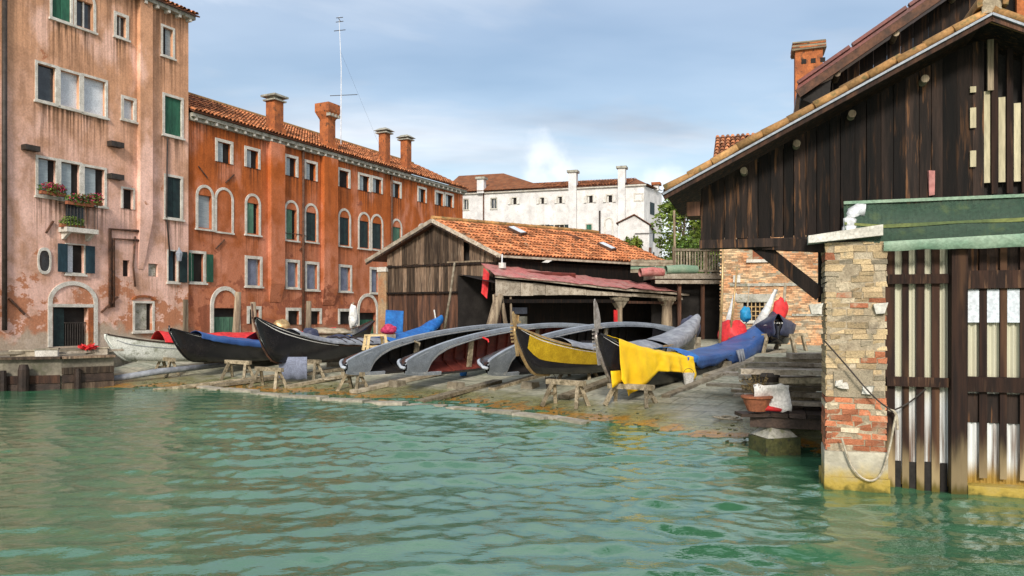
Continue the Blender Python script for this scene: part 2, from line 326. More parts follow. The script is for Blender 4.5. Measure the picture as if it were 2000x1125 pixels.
def ground_mat(name, c1, c2, c3):
    t = NT(name)
    z = t.n('SeparateXYZ'); t.l(t.n('NewGeometry').outputs['Position'], z.inputs[0]); z = z.outputs[2]
    n1 = t.noise(.9, 7, rough=.65); n2 = t.noise(9, 6)
    col = t.mix(t.ramp(n1, .35, .65), c1, c2)
    col = t.mix(t.ramp(t.noise(.5, 6), .52, .66, 0, .8), col, c3)
    g = t.n('NewGeometry').outputs['Position']; mp = t.n('Mapping'); mp.vector_type = 'TEXTURE'; mp.inputs['Rotation'].default_value = (0, 0, R(-40)); mp.inputs['Scale'].default_value = (3.2, .22, 1); t.l(g, mp.inputs[0])
    z3 = t.n('TexNoise'); z3.inputs['Scale'].default_value = 1.; z3.inputs['Detail'].default_value = 6; t.l(mp.outputs[0], z3.inputs[0])
    col = t.mix(t.ramp(z3.outputs[0], .52, .66, 0, .5), col, (.15, .165, .11)); col = t.mix(t.ramp(z3.outputs[0], .46, .34, 0, .4), col, (.47, .43, .32))
    zz = t.math('ADD', z, t.math('MULTIPLY', t.math('SUBTRACT', t.noise(1.7, 5), .5), .28))
    col = t.mix(t.ramp(zz, .22, .10, 0, .85), col, (.17, .165, .06))
    col = t.mix(t.ramp(zz, .075, .02, 0, .95), col, (.30, .145, .02))
    bt = t.n('TexBrick'); bt.inputs['Scale'].default_value = .42; bt.inputs['Mortar Size'].default_value = .012; bt.inputs['Mortar Smooth'].default_value = .4; mp2 = t.n('Mapping'); mp2.inputs['Rotation'].default_value = (0, 0, R(39)); t.l(g, mp2.inputs[0]); t.l(mp2.outputs[0], bt.inputs[0])
    col = t.mix(t.math('MULTIPLY', bt.outputs['Fac'], .6), col, (.10, .10, .07))
    col = t.mix(1., col, t.rgb(t.ramp(n2, .3, .7, .75, 1.2)), 'MULTIPLY')
    t.bump(t.math('ADD', n1, t.math('MULTIPLY', n2, .3)), .6, .06)
    t.l(t.ramp(zz, .05, .5, .25, .9), t.b.inputs['Roughness'])
    m = t.set(col, .8, .35); return m
M.slip = ground_mat('slipway_concrete', (.39, .37, .285), (.28, .275, .20), (.30, .325, .255))
M.quay = mk('quay_stone', (.36, .32, .255), (.24, .22, .17), sc=1.2, bsc=12, dirt=(.19, .18, .12))
M.quay_dark = mk('weathered_quay', (.23, .20, .15), (.12, .105, .08), sc=1.2, bsc=12, dirt=(.09, .085, .055))
M.timber = mk('dark_wet_timber', (.06, .038, .028), (.03, .02, .016), sc=4, rnd=.35, bump=.5, bsc=30, rough=.6)
def water_mat():
    t = NT('canal_water')
    col = t.mix(t.ramp(t.noise(.25, 4), .35, .65), (.032, .112, .054), (.046, .132, .068))
    b = t.n('Bump'); b.inputs['Strength'].default_value = .4; b.inputs['Distance'].default_value = .02
    t.l(t.math('ADD', t.noise(5.0, 3, (1, 2.0, 1)), t.math('MULTIPLY', t.noise(13, 3, (1, 1.7, 1)), .45)), b.inputs['Height']); t.l(b.outputs[0], t.b.inputs['Normal'])
    t.set(col, .03, .5); t.b.inputs['IOR'].default_value = 2.15; t.b.inputs['Specular Tint'].default_value = (.86, 1, .93, 1)
    return t.m
M.water = water_mat()
# ------------------------------------------------------------------ ground and water
SX = [-40, -16, -13, -10, -7.7, -4.3, -1.3, 2.2, 4.2, 6, 9, 20]
SY = [24.6, 24.6, 24.5, 24.1, 23.2, 21.6, 19.9, 16.5, 13.9, 12.2, 10.5, 9.5]
def gz(x, y): return max(-1.2, min(1.05, .078*(y-float(np.interp(x, SX, SY)))))
def ground():
    xs = list(np.arange(-24, 16.01, .4)); ys = list(np.arange(8, 42.01, .4))
    xs = [-60, -40]+xs+[30, 60]; ys = ys+[60, 110]
    P = []
    for y in ys:
        row = []
        for x in xs:
            z = gz(x, y)
            if -24 < x < 16 and y < 42: z += .05*noise.noise((x*.6, y*.6, 1.3))+.025*noise.noise((x*1.9, y*1.9, 5))
            row.append((x, y, z))
        P.append(row)
    o = MB().grid(P).build('boatyard_slipway', M.slip, smooth=True); tag(o, 'grey green concrete slipway rising from the canal to the sheds', 'slipway', kind='structure')
ground()
def water():
    rng = np.random.default_rng(3)
    ys = [4.2]
    while ys[-1] < 26.5: ys.append(ys[-1]+.034*max(1, ys[-1]/7.))
    xs = np.arange(-20, 14, .052); X, Y = np.meshgrid(xs, np.array(ys)); Z = np.zeros_like(X)
    for i in range(46):
        lam = (.36+.70*rng.random()) if i < 16 else (.2+.28*rng.random()); th = R(97)+rng.normal(0, .30 if i < 16 else .5)
        k = 2*math.pi/lam; ph = rng.random()*6.28
        q = np.sin(k*(X*math.cos(th)+Y*math.sin(th))+ph+1.3*np.sin(X*.37+Y*.29+i)+.8*np.sin(X*.9-Y*.7+2*i))
        env = .5+.5*np.sin(X*(.5+.3*math.sin(i))+Y*(.4+.3*math.cos(2.1*i))+i*1.7)
        Z += (.0215 if i < 16 else .0120)*lam*env*(q+.45*(q*q-.5))
    amp = .75+.35*np.sin(X*.23+Y*.17+.6)*np.sin(Y*.41-X*.12+1)
    amp *= 1-.58*(1/(1+np.exp((X+3.8-.1*(Y-14))*.8)))
    amp *= 1-.62*(1/(1+np.exp(-(X-3.6+.12*(10-Y))*2.2)))
    Z *= amp
    P = np.stack([X, Y, Z], -1); ny, nx = X.shape
    me = bpy.data.meshes.new('canal_water'); idx = np.arange(ny*nx).reshape(ny, nx)
    Fq = np.stack([idx[:-1, :-1], idx[:-1, 1:], idx[1:, 1:], idx[1:, :-1]], -1).reshape(-1, 4)
    me.vertices.add(ny*nx); me.vertices.foreach_set('co', P.reshape(-1).astype('f4'))
    me.loops.add(Fq.size); me.loops.foreach_set('vertex_index', Fq.reshape(-1).astype('i4'))
    me.polygons.add(len(Fq)); me.polygons.foreach_set('loop_start', np.arange(0, Fq.size, 4, dtype='i4'))
    me.update(); me.validate(); me.polygons.foreach_set('use_smooth', [True]*len(me.polygons))
    me.materials.append(M.water); o = bpy.data.objects.new('canal_water', me); C.objects.link(o); tag(o, 'rippled green canal water', 'water', kind='structure')
    o = MB().add([(-120, -60, -.06), (120, -60, -.06), (120, 27, -.06), (-120, 27, -.06)], [(0, 1, 2, 3)]).build('outer_canal_water', M.water); tag(o, 'green canal water beyond the ripples', 'water', kind='structure')
water()

# ------------------------------------------------------------------ walls, windows, roofs
def wall(root, x0, x1, z0, z1, holes, mat, grime=(), step=.3, depth=.28, top=None, name='wall'):
    def br(a, b, es):
        s = set(np.round(np.arange(a, b, step), 3)) | {round(b, 3)}
        es = {round(e, 3) for e in es if a < e < b}
        s = {v for v in s if all(abs(v-e) > .07 for e in es)} | es | {round(a, 3), round(b, 3)}
        return sorted(s)
    xs = br(x0, x1, [h[0] for h in holes]+[h[1] for h in holes]); zs = br(z0, z1, [h[2] for h in holes]+[h[3] for h in holes])
    hs = [tuple(round(v, 3) for v in h) for h in holes]
    mb = MB(); ids = {}
    def vid(x, z):
        k = (x, z)
        if k not in ids:
            g = 0
            for (a, b, zt, ln, it) in grime:
                if z <= zt+.02:
                    e = min(x-a+.12, b-x+.12)
                    if e > 0: g = max(g, it*min(1, e/.15)*math.exp(-(zt-z)/ln))
            ids[k] = len(mb.v); mb.v.append((x, 0, z)); mb.a.append(g)
        return ids[k]
    for i in range(len(xs)-1):
        for j in range(len(zs)-1):
            cx = (xs[i]+xs[i+1])/2; cz = (zs[j]+zs[j+1])/2
            if any(h[0] < cx < h[1] and h[2] < cz < h[3] for h in hs): continue
            mb.f.append((vid(xs[i], zs[j]), vid(xs[i+1], zs[j]), vid(xs[i+1], zs[j+1]), vid(xs[i], zs[j+1])))
    for h in hs:
        a, b, c, d = h; q = [(a, c), (b, c), (b, d), (a, d)]
        for k in range(4):
            p, r = q[k], q[(k+1) % 4]
            mb.add([(p[0], 0, p[1]), (r[0], 0, r[1]), (r[0], depth, r[1]), (p[0], depth, p[1])], [(0, 3, 2, 1)])
    return mb.build(name, mat, root, attr=True)
def arch_pts(x0, x1, z0, zs, n=12):
    c = (x0+x1)/2; r = (x1-x0)/2
    return [(x0, z0)]+[(c-r*math.cos(math.pi*k/n), zs+r*math.sin(math.pi*k/n)) for k in range(n+1)]+[(x1, z0)]
def window(root, rc, holes, grime, fw=.11, pane='glass', arch=False, sill=True, shut=None, half=None, bars=0, frame=M.stone, rise=1., drip=.8, proud=.035):
    x0, x1, z0, z1 = rc
    zs = z1-(x1-x0)/2*rise if arch else z1
    zi1 = (zs+.04) if arch else z1-fw; zi0 = z0+(.07 if sill else 0)
    a, b = x0+fw, x1-fw
    if b-a < .12: a, b = x0+.05, x1-.05
    holes.append((a, b, zi0, zi1))
    if drip: grime.append((x0, x1, z0, .9+.9*random.random(), drip)); 
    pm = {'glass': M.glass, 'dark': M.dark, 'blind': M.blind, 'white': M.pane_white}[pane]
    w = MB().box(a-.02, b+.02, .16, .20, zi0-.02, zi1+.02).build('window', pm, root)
    m = MB()
    if frame:
        if arch:
            q = arch_pts(x0, x1, z0, zs); q2 = arch_pts(x0+fw*.8, x1-fw*.8, z0, zs)
            m.band(q, q2, -proud, .05).build('frame', frame, w)
        else:
            o4 = [(x0, z0), (x0, z1), (x1, z1), (x1, z0)]; i4 = [(a, zi0), (a, zi1), (b, zi1), (b, zi0)]
            m.band(o4, i4, -proud, .05, closed=True).build('frame', frame, w)
    if sill: box('sill', M.stone, w, x0-.05, x1+.05, -.10, .06, z0-.07, z0+.012)
    if half:                                    # pale inner casement on one side; in the mid-row triple, a painted reflection
        c = a+(b-a)*half[1]
        box('casement_or_reflection', half[0], w, a+.01, c, .10, .13, zi0+.02, zi1-.02)
    if bars:
        for k in range(1, bars+1):
            x = a+(b-a)*k/(bars+1); box('mullion', M.white_frame, w, x-.03, x+.03, .09, .15, zi0, zi1)
    if shut:
        mt, mode = shut
        if mode == 'closed':
            c = (a+b)/2
            box('shutter', mt, w, a+.005, c-.008, .05, .09, zi0+.01, zi1-.005); box('shutter', mt, w, c+.008, b-.005, .05, .09, zi0+.01, zi1-.005)
        elif mode == 'half':
            c = a+(b-a)*.62; box('shutter', mt, w, a+.005, c, .05, .09, zi0+.01, zi1-.005)
        elif mode == 'open':
            ww = (b-a)*.5
            for (p, q, s) in ((x0-ww+.02, x0+.03, 1), (x1-.03, x1+ww-.02, 1)):
                sh = MB().box(p, q, -.13, -.09, zi0, zi1).build('shutter', mt, w)
    return w
def tile_roof(name, root, o, U, V, lu, lv, tw=.2, tl=.42, r=.085, mat=None, bed=True, jit=.02, seg=4):
    o = Vector(o); U = Vector(U).normalized(); V = Vector(V).normalized(); Nn = U.cross(V).normalized()
    if Nn.z < 0: Nn = -Nn
    mb = MB(); nu = int(lu/tw); nv = int(lv/tl)
    for i in range(nu):
        for j in range(nv):
            mb.cur = random.random()*.8+.2*random.random(); c = o+U*(tw*(i+.5)+random.uniform(-jit, jit))+V*(tl*j); q = random.uniform(-jit, jit)
            vs = []
            for e, rr, up in ((0, r, .035), (tl*1.1, r*.82, .0)):
                for k in range(seg+1):
                    a = math.pi*k/seg
                    vs.append(c+U*(-math.cos(a)*rr+q*(e > 0))+V*(e+(q if e == 0 else 0))+Nn*(math.sin(a)*rr+up))
            n = seg+1; mb.add(vs, [(k, k+1, n+k+1, n+k) for k in range(seg)])
            if j == 0: mb.add([c+Nn*.035+U*(-r), *[vs[k] for k in range(1, n-1)], c+Nn*.035+U*r], [tuple(range(n))]) if False else None
    t = mb.build(name, mat or M.tile, root, smooth=False, attr=True, kind='stuff')
    if bed:
        a = o-Nn*.01; vs = [a, a+U*lu, a+U*lu+V*lv, a+V*lv]; vs = vs+[v-Nn*.06 for v in vs]
        MB().hexa(vs[4:]+vs[:4]).build('roof_bed', M.roof_bed, root)
    return t
def pipe(root, pts, r=.05, m=None, name='downpipe'): return MB().tube(pts, r, 7).build(name, m or M.rust, root, smooth=True)

# ------------------------------------------------------------------ orange building
O = Fac(-15.5, 36.8, .452, .892)
def orange():
    b = O.root('orange_building'); tag(b, 'long four storey orange plastered house with white arched windows and tiled roof', 'building')
    Lx = O.t(900); ZT = 11.75; holes = []; g = []
    wh = [(420,455,273,318), (477,508,288,328), (555,582,303,344), (594,620,314,352), (659,684,329,366), (699,724,339,373), (725,747,345,377), (763,784,354,386), (815,833,365,395), (849,867,373,401), (868,886,377,404)]
    for i, q in enumerate(wh):
        window(b, O.rect(*q), holes, g, fw=.15, pane='dark', half=(M.blind, .5) if i not in (4,) else None, sill=False, drip=.85)
    ar = [((382,418,361,448),'blind',None), ((478,509,378,459),'dark',(M.green_pale,'half')), ((555,583,391,470),'dark',(M.green_pale,'half')), ((594,621,397,473),'dark',(M.green_dk,'closed')),
          ((660,685,407,481),'dark',(M.green_dk,'closed')), ((699,723,414,486),'dark',(M.green_dk,'closed')), ((724,748,418,488),'dark',(M.green_dk,'closed')), ((764,785,427,495),'dark',(M.green_pale,'closed')),
          ((815,834,436,500),'dark',(M.green_dk,'closed')), ((850,868,444,505),'dark',(M.green_dk,'closed'))]
    for q, p, s in ar: window(b, O.rect(*q), holes, g, fw=.17, pane=p, arch=True, shut=s, drip=.55)
    x0, x1, z0, z1 = O.rect(419,456,366,454)          # blind arch, filled with plaster
    zs = z1-(x1-x0)/2; MB().band(arch_pts(x0, x1, z0, zs), arch_pts(x0+.13, x1-.13, z0, zs), -.035, .05).build('blind_arch', M.stone, b)
    box('sill', M.stone, b, x0, x1, -.09, .05, z0-.07, z0+.01)
    window(b, O.rect(369,402,490,553), holes, g, fw=.13, pane='dark', shut=(M.green_sh,'open'), half=(M.green_sh, .3), drip=.3)
    for q in ((478,512,500,560), (557,585,507,563), (595,623,511,567), (661,687,517,570), (722,742,522,573), (775,795,526,577)):
        window(b, O.rect(*q), holes, g, fw=.16, pane='blind', drip=.4, half=(M.slate_cloth, .8))
    for q in ((482,510,598,632), (558,588,601,634), (602,628,602,633), (660,692,603,633)):
        window(b, O.rect(*q), holes, g, fw=.17, pane='dark', drip=.2, bars=0, sill=False)
    for (q, dm) in (((410,468,559,672), M.green_pale), ((697,738,573,668), M.green_sh)):
        x0, x1, _, z1 = O.rect(*q); z0 = 1.0; zs = z1-(x1-x0)/2; hz = zs-.15
        holes.append((x0+.22, x1-.22, z0, hz))
        d = MB().box(x0+.2, x1-.2, .2, .25, z0, hz-.45).build('door', dm, b)
        box('fanlight', M.dark, d, x0+.2, x1-.2, .22, .27, hz-.46, hz+.02)
        for k in range(1, 4): xx = x0+.2+(x1-x0-.4)*k/4; box('door_rail', dm, d, xx-.02, xx+.02, .17, .21, z0+.05, hz-.5)
        MB().band(arch_pts(x0, x1, z0, zs), arch_pts(x0+.2, x1-.2, z0, zs), -.06, .06).build('frame', M.stone, d)
    g.append((0, Lx, ZT, 1.5, .75))
    wall(b, 0, Lx, .9, ZT, holes, M.orange, g)
    # body and roof
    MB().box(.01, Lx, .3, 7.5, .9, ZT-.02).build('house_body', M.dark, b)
    MB().box(Lx-.02, Lx+.3, 0.002, 7.5, .9, ZT).build('end_wall', M.orange, b)
    MB().box(0, Lx+.45, -.30, .3, ZT+.03, ZT+.20).box(0, Lx+.4, -.16, .3, ZT-.14, ZT+.035).build('cornice', M.stone_dark, b)
    x = .25
    while x < Lx: box('cornice_bracket', M.stone, b, x-.06, x+.06, -.27, .0, ZT-.12, ZT+.028); x += .62
    V = Vector((0, 5.2, 2.45)); tile_roof('roof_tiles', b, (0, -.42, ZT+.27), (1, 0, 0), V, Lx+.5, V.length, tw=.23, tl=.45, r=.1)
    V2 = Vector((0, -5.2, 2.45)); tile_roof('roof_tiles', b, (0, 9.9, ZT+.27), (1, 0, 0), V2, Lx+.5, V2.length, tw=.6, tl=.9, r=.2)
    MB().tube([(0, 4.8, ZT+2.76), (Lx+.5, 4.8, ZT+2.76)], .13, 8).build('ridge_tiles', M.tile_moss, b)
    # chimney breasts with corbelled feet, and the chimneys above
    for (a, c, yb, kind, yt) in ((523,550,590,0,184), (627,654,596,1,201)):
        x0, x1 = O.t(a), O.t(c); zb = O.at((a+c)/2, yb)[1]
        MB().box(x0, x1, -.26, .01, zb+1.0, ZT-.15).hexa([(x0+.1, -.03, zb), (x1-.1, -.03, zb), (x1-.1, .01, zb), (x0+.1, .01, zb), (x0, -.26, zb+1.0), (x1, -.26, zb+1.0), (x1, .01, zb+1.0), (x0, .01, zb+1.0)]).build('chimney_breast', M.orange, b)
        xm = (x0+x1)/2+.28; hw = .33; zt = O.at((a+c)/2, yt)[1]
        ch = MB().box(xm-hw, xm+hw, -.05, .6, ZT+.2, zt-.25).box(xm-hw-.1, xm+hw+.1, -.15, .7, ZT+.2, ZT+.75).build('chimney', M.brick_or, b)
        if kind == 0:
            MB().box(xm-hw-.12, xm+hw+.12, -.17, .72, zt-.32, zt-.24).box(xm-hw+.05, xm+hw-.05, 0, .55, zt-.24, zt-.1).box(xm-hw-.2, xm+hw+.2, -.25, .8, zt-.10, zt).build('chimney_cap', M.stone_dark, ch)
        else:
            e = .2
            MB().hexa([(xm-hw, -.05, zt-.95), (xm+hw, -.05, zt-.95), (xm+hw, .6, zt-.95), (xm-hw, .6, zt-.95), (xm-hw-e, -.05-e, zt-.5), (xm+hw+e, -.05-e, zt-.5), (xm+hw+e, .6+e, zt-.5), (xm-hw-e, .6+e, zt-.5)]).box(xm-hw-e, xm+hw+e, -.05-e, .6+e, zt-.499, zt).build('flared_cap', M.brick_or, ch)
            for k in range(4):
                xx = xm-hw-.1+(2*hw+.2)*k/3; box('corbel', M.stone_dark, ch, xx-.05, xx+.05, -.3, -.05, zt-.80, zt-.62)
    for (a, c, yt, yb) in ((738,759,249,318), (781,802,263,330)):
        x0, x1 = O.t(a), O.t(c); xm = (x0+x1)/2+1.0; hw = .27; zt = O.at((a+c)/2, yt)[1]+.15
        ch = MB().box(xm-hw, xm+hw, .36, .92, ZT+.2, zt-.3).build('chimney', M.brick_or, b)
        MB().box(xm-hw-.12, xm+hw+.12, .18, 1.12, zt-.3, zt-.22).hexa([(xm-hw-.2, .1, zt-.12), (xm+hw+.2, .1, zt-.12), (xm+hw+.2, 1.2, zt-.12), (xm-hw-.2, 1.2, zt-.12), (xm-.2, .4, zt+.08), (xm+.2, .4, zt+.08), (xm+.2, .9, zt+.08), (xm-.2, .9, zt+.08)]).box(xm-.25, xm+.25, .4, .9, zt-.23, zt-.11).build('chimney_cap', M.stone_dark, ch)
    for px in (590, 763):
        t = O.t(px); pipe(b, [(t, -.09, ZT-.15), (t, -.09, 1.0)], .07)
    # iron wall ties
    for (x, y, s) in ((396,338,1), (447,350,-1), (428,478,-1), (590,482,-1)):
        t, z = O.at(x, y); MB().beam((t-.3*s, -.05, z+.28), (t+.25*s, -.05, z-.22), .05).build('wall_tie', M.rust, b)
    # cable along the wall
    pipe(b, [(O.at(x, y)[0], -.04, O.at(x, y)[1]) for x, y in ((556,455), (585,458), (600,462))], .02, M.metal_dk, 'cable')
orange()
def antenna():
    t = O.t(652)+2.6; p = Vector((O.o[0]+O.d[0]*t-.892*1.6, O.o[1]+O.d[1]*t+.452*1.6, 0)); p.z = 13.2
    top = HC+(H-32)/F*p.y
    a = empty('roof_antenna', p, 0, 'tall thin television aerial mast on the orange house roof', 'antenna')
    h = top-p.z; MB().tube([(0, 0, 0), (.02, 0, h*.6), (-.12, 0, h)], [.035, .025, .015], 6).build('mast', M.zinc, a)
    for k, (z, w) in enumerate(((h-.1, .22), (h-.35, .25), (h-.9, .38), (h-5.05, .65))):
        MB().beam((-w-.08, .05*k, z), (w-.08+(.5 if k == 3 else 0), -.05, z+.02), .035).build('crossbar', M.metal_dk, a)
    MB().beam((-.1, -.3, h-.2), (-.1, .3, h-.2), .03).build('crossbar', M.metal_dk, a)
    for (dx, dy) in ((2.6, 1.2),):
        MB().tube([(0, 0, h*.72), (dx, dy, -.6)], .004, 4).build('guy_wire', M.metal_dk, a)
antenna()

# ------------------------------------------------------------------ peach building
PB = Fac(-15.5+.16, 36.8-.08, .452, .892)
def peach():
    b = PB.root('peach_building'); tag(b, 'tall peach pink plastered house at the left edge with stained walls and flower balcony', 'building')
    Q = PB; X0 = Q.t(-160); X1 = Q.t(368); ZT = 16.3; holes = []; g = []
    # upper row
    window(b, Q.rect(97,142,-28,42), holes, g, fw=.09, pane='dark', shut=(M.green_sh,'closed'), drip=1)
    window(b, Q.rect(144,187,-18,58), holes, g, fw=.13, pane='glass', arch=True, bars=1, drip=1)
    window(b, Q.rect(222,251,26,75), holes, g, fw=.13, pane='glass', bars=1, drip=1)
    window(b, Q.rect(314,341,51,112), holes, g, fw=.10, pane='blind', half=(M.dark, .4), drip=.8)
    # triple windows
    def triple(xs, y0s, y1s, panes, drip, hf=0):
        for k in range(3):
            a, c = xs[k], xs[k+1]
            window(b, Q.rect(a, c, y0s[k], y1s[k]), holes, g, fw=.10, pane=panes[k], drip=drip, half=(M.blind, hf) if hf else (M.white_frame, .09) if panes[k] != 'glass' else None, frame=M.stone)
    triple([68, 113, 159, 210], [123, 137, 150], [201, 213, 226], ['glass', 'white', 'white'], 1)
    triple([69, 114, 160, 208], [306, 314, 324], [385, 392, 402], ['dark', 'dark', 'dark'], .9, .62)  # pale left part of each pane is a painted glass reflection
    window(b, Q.rect(236,266,189,236), holes, g, fw=.13, pane='white', drip=.5)
    window(b, Q.rect(317,358,186,267), holes, g, fw=.12, pane='dark', shut=(M.green_sh,'closed'), drip=.9)
    window(b, Q.rect(320,357,342,428), holes, g, fw=.11, pane='dark', shut=(M.green_dk,'closed'), drip=1)
    window(b, Q.rect(236,263,366,408), holes, g, fw=.08, pane='dark', half=(M.white_frame, .25), drip=.6, sill=False)
    window(b, Q.rect(127,166,476,536), holes, g, fw=.05, pane='dark', shut=(M.blue_sh,'open'), half=(M.pane_white, .45), drip=.3)
    window(b, Q.rect(238,255,506,540), holes, g, fw=.05, pane='dark', frame=None, sill=False, drip=.3)
    window(b, Q.rect(288,310,513,540), holes, g, fw=.05, pane='blind', half=(M.stone_dark, .9), frame=None, sill=False, drip=.3)
    window(b, Q.rect(326,348,488,552), holes, g, fw=.06, pane='dark', shut=(M.blue_sh,'half'), drip=.4)
    x = Q.rect(349,363,492,552); box('shutter', M.green_dk, b, x[0], x[1], -.11, -.06, x[2], x[3])
    # oval window
    x0, x1, z0, z1 = Q.rect(74,98,486,533); cx, cz, rx, rz = (x0+x1)/2, (z0+z1)/2, (x1-x0)/2, (z1-z0)/2
    el = lambda s: [(cx+rx*s*math.copysign(abs(math.cos(t))**.75, math.cos(t)), cz+rz*s*math.copysign(abs(math.sin(t))**.75, math.sin(t))) for t in [2*math.pi*k/20 for k in range(20)]]
    w = MB().prism(el(.92), -.012, .02).build('window', M.glass, b); MB().band(el(1.12), el(.86), -.05, .03, closed=True).build('frame', M.stone, w)
    # arched doorway
    x0, x1, z0, z1 = Q.rect(93,190,549,676); z0 = 1.0; zs = z1-(x1-x0)/2*.82; hz = Q.at(140, 600)[1]
    holes.append((x0+.22, x1-.42, z0, hz))
    arc = lambda i: [(x0+i, z0)]+[((x0+x1)/2-((x1-x0)/2-i)*math.cos(math.pi*k/14), zs+((z1-zs)-i)*math.sin(math.pi*k/14)) for k in range(15)]+[(x1-i, z0)]
    d = MB().box(x0+.2, x1-.4, .25, .28, z0, hz).build('doorway', M.dark, b)
    MB().band(arc(0), arc(.17), -.05, .05).build('frame', M.stone, d); box('lintel', M.stone, d, x0+.12, x1-.2, -.045, .05, hz, hz+.13)
    box('door_leaf', M.green_dk, d, x0+.25, x0+.75, .12, .17, z0, hz-.05); box('gate_post', M.brick_or, d, x1-.40, x1-.19, -.03, .02, z0, hz+.12)
    for k in range(9): xx = x0+.8+k*(x1-x0-1.3)/8; MB().tube([(xx, .1, z0), (xx, .1, z0+.95)], .014, 5).build('gate_bar', M.metal_dk, d)
    box('gate_rail', M.metal_dk, d, x0+.75, x1-.45, .08, .12, z0+.93, z0+.98)
    # low arched window
    r = Q.rect(259,301,588,648); window(b, r, holes, g, fw=.1, pane='dark', drip=0, half=(M.stone_dark, .75)); m = (r[0]+r[1])/2
    MB().band([(m-.62*math.cos(math.pi*k/8), r[3]+.05+.22*math.sin(math.pi*k/8)) for k in range(9)], [(m-.5*math.cos(math.pi*k/8), r[3]+.05+.12*math.sin(math.pi*k/8)) for k in range(9)], -.07, .02).build('brick_arch', M.brick_or, b)
    r = Q.rect(357,366,585,655); box('timber_panel', M.post, b, r[0], r[1], -.05, .01, 1.0, r[3])
    g.append((X0, X1, ZT, 2.2, .7)); g.append((Q.t(268), Q.t(290), 13, 6, .8)); g.append((Q.t(60), Q.t(120), 8.5, 2.5, .35))
    wall(b, X0, X1, .9, ZT, holes, M.peach, g)
    MB().box(X0, X1-.01, .3, 8, .9, ZT-.02).build('house_body', M.dark, b); MB().box(X1-.2, X1+.003, .003, 8, .9, ZT).build('end_wall', M.peach, b)
    # projecting flue
    x0, x1 = Q.t(268), Q.t(292); zb = Q.at(280, 430)[1]
    MB().box(x0, x1, -.22, .01, zb, ZT).hexa([(x0+.05, -.02, zb-2.2), (x0+.3, -.02, zb-2.2), (x0+.3, .01, zb-2.2), (x0+.05, .01, zb-2.2), (x0, -.22, zb), (x1, -.22, zb), (x1, .01, zb), (x0, .01, zb)]).build('flue', M.peach, b)
    # eaves
    MB().box(X0, X1+.15, -.32, .1, ZT, ZT+.16).build('cornice', M.stone_dark, b)
    xx = X1-.1
    while xx > X0: box('cornice_bracket', M.stone, b, xx-.06, xx+.06, -.3, 0, ZT-.14, ZT-.002); xx -= .6
    V = Vector((0, 4.3, 1.4)); tile_roof('roof_tiles', b, (X0, -.45, ZT+.22), (1, 0, 0), V, X1-X0+.3, V.length, tw=.23, tl=.45, r=.1)
    # pipes, ledges, ties
    P = lambda x, y, o=-.07: (Q.at(x, y)[0], o, Q.at(x, y)[1])
    pipe(b, [P(7, -60), P(7, 645)], .09, M.metal_dk)
    pipe(b, [P(276,452), P(213,447), P(213,601)], .065); pipe(b, [P(273,470), P(220,466), P(220,600)], .055)
    pipe(b, [P(325,270), P(323,420), P(330,500)], .035, M.metal_dk, 'cable'); pipe(b, [P(262,462), P(258,520), P(262,560)], .04, M.rust, 'cable')
    for (x0, x1, y) in ((41,70,290), (209,234,283), (209,234,346)):
        r = Q.rect(x0, x1, y-5, y+5); box('ledge', M.metal_dk, b, r[0], r[1], -.30, .02, r[2], r[3])
    for (p, q) in (((16,583),(46,614)), ((196,610),(228,580)), ((88,455),(102,432))):
        MB().beam(P(*p), P(*q), .07).build('wall_tie', M.rust, b)
    # small balcony below the middle window
    r = Q.rect(114,176,448,455); bal = MB().box(r[0], r[1], -.55, .02, r[2]-.02, r[3]+.02).build('balcony', M.stone, b)
    for k in (0, 1): xx = r[0]+.12+k*(r[1]-r[0]-.34); MB().hexa([(xx, -.1, r[2]-.3), (xx+.12, -.1, r[2]-.3), (xx+.12, .01, r[2]-.3), (xx, .01, r[2]-.3), (xx, -.5, r[2]-.02), (xx+.12, -.5, r[2]-.02), (xx+.12, .01, r[2]-.02), (xx, .01, r[2]-.02)]).build('bracket', M.stone, bal)
    zt = r[3]+.98
    for k in range(10):
        xx = r[0]+.03+k*(r[1]-r[0]-.06)/9; MB().tube([(xx, -.52, r[3]), (xx, -.52, zt)], .012, 5).build('railing_bar', M.metal_dk, bal)
    MB().tube([(r[0]+.02, 0, zt), (r[0]+.02, -.52, zt), (r[1]-.02, -.52, zt), (r[1]-.02, 0, zt)], .02, 6).build('handrail', M.metal_dk, bal)
    box('door_glass', M.glass, b, r[0]+.3, r[1]-.3, -.02, .02, r[3]+.02, r[3]+1.35)
    # lantern by the shutters
    p = P(341, 500, -.3); ln = empty('wall_lantern', b.matrix_basis @ Vector(p), b.rotation_euler.z, 'small grey pointed wall lantern above the blue shuttered window', 'lantern')
    MB().tube([(0, 0, -.25), (0, 0, .12), (0, 0, .3), (0, 0, .42)], [.10, .17, .05, .01], 6).build('lamp_housing', M.grey_hull, ln); MB().beam((0, 0, .2), (0, .25, .25), .03).build('bracket', M.metal_dk, ln)
    return b, P
peach_root, PP = peach()
def leaf_cloud(mb, c, rad, n, sz, flat=1.):
    c = Vector(c)
    for i in range(n):
        d = Vector((random.gauss(0, 1), random.gauss(0, 1), random.gauss(0, 1))); d.normalize(); r = random.random()**.4
        p = c+Vector((d.x*rad[0], d.y*rad[1], d.z*rad[2]))*r; u = Vector((random.gauss(0, 1), random.gauss(0, 1), random.gauss(0, .6))).normalized()
        v = u.cross(Vector((random.gauss(0, 1), random.gauss(0, 1), random.gauss(0, 1)))).normalized(); s = sz*random.uniform(.6, 1.3)
        mb.cur = random.random(); mb.add([p-u*s, p+v*s*.45, p+u*s, p-v*s*.45], [(0, 1, 2, 3)])
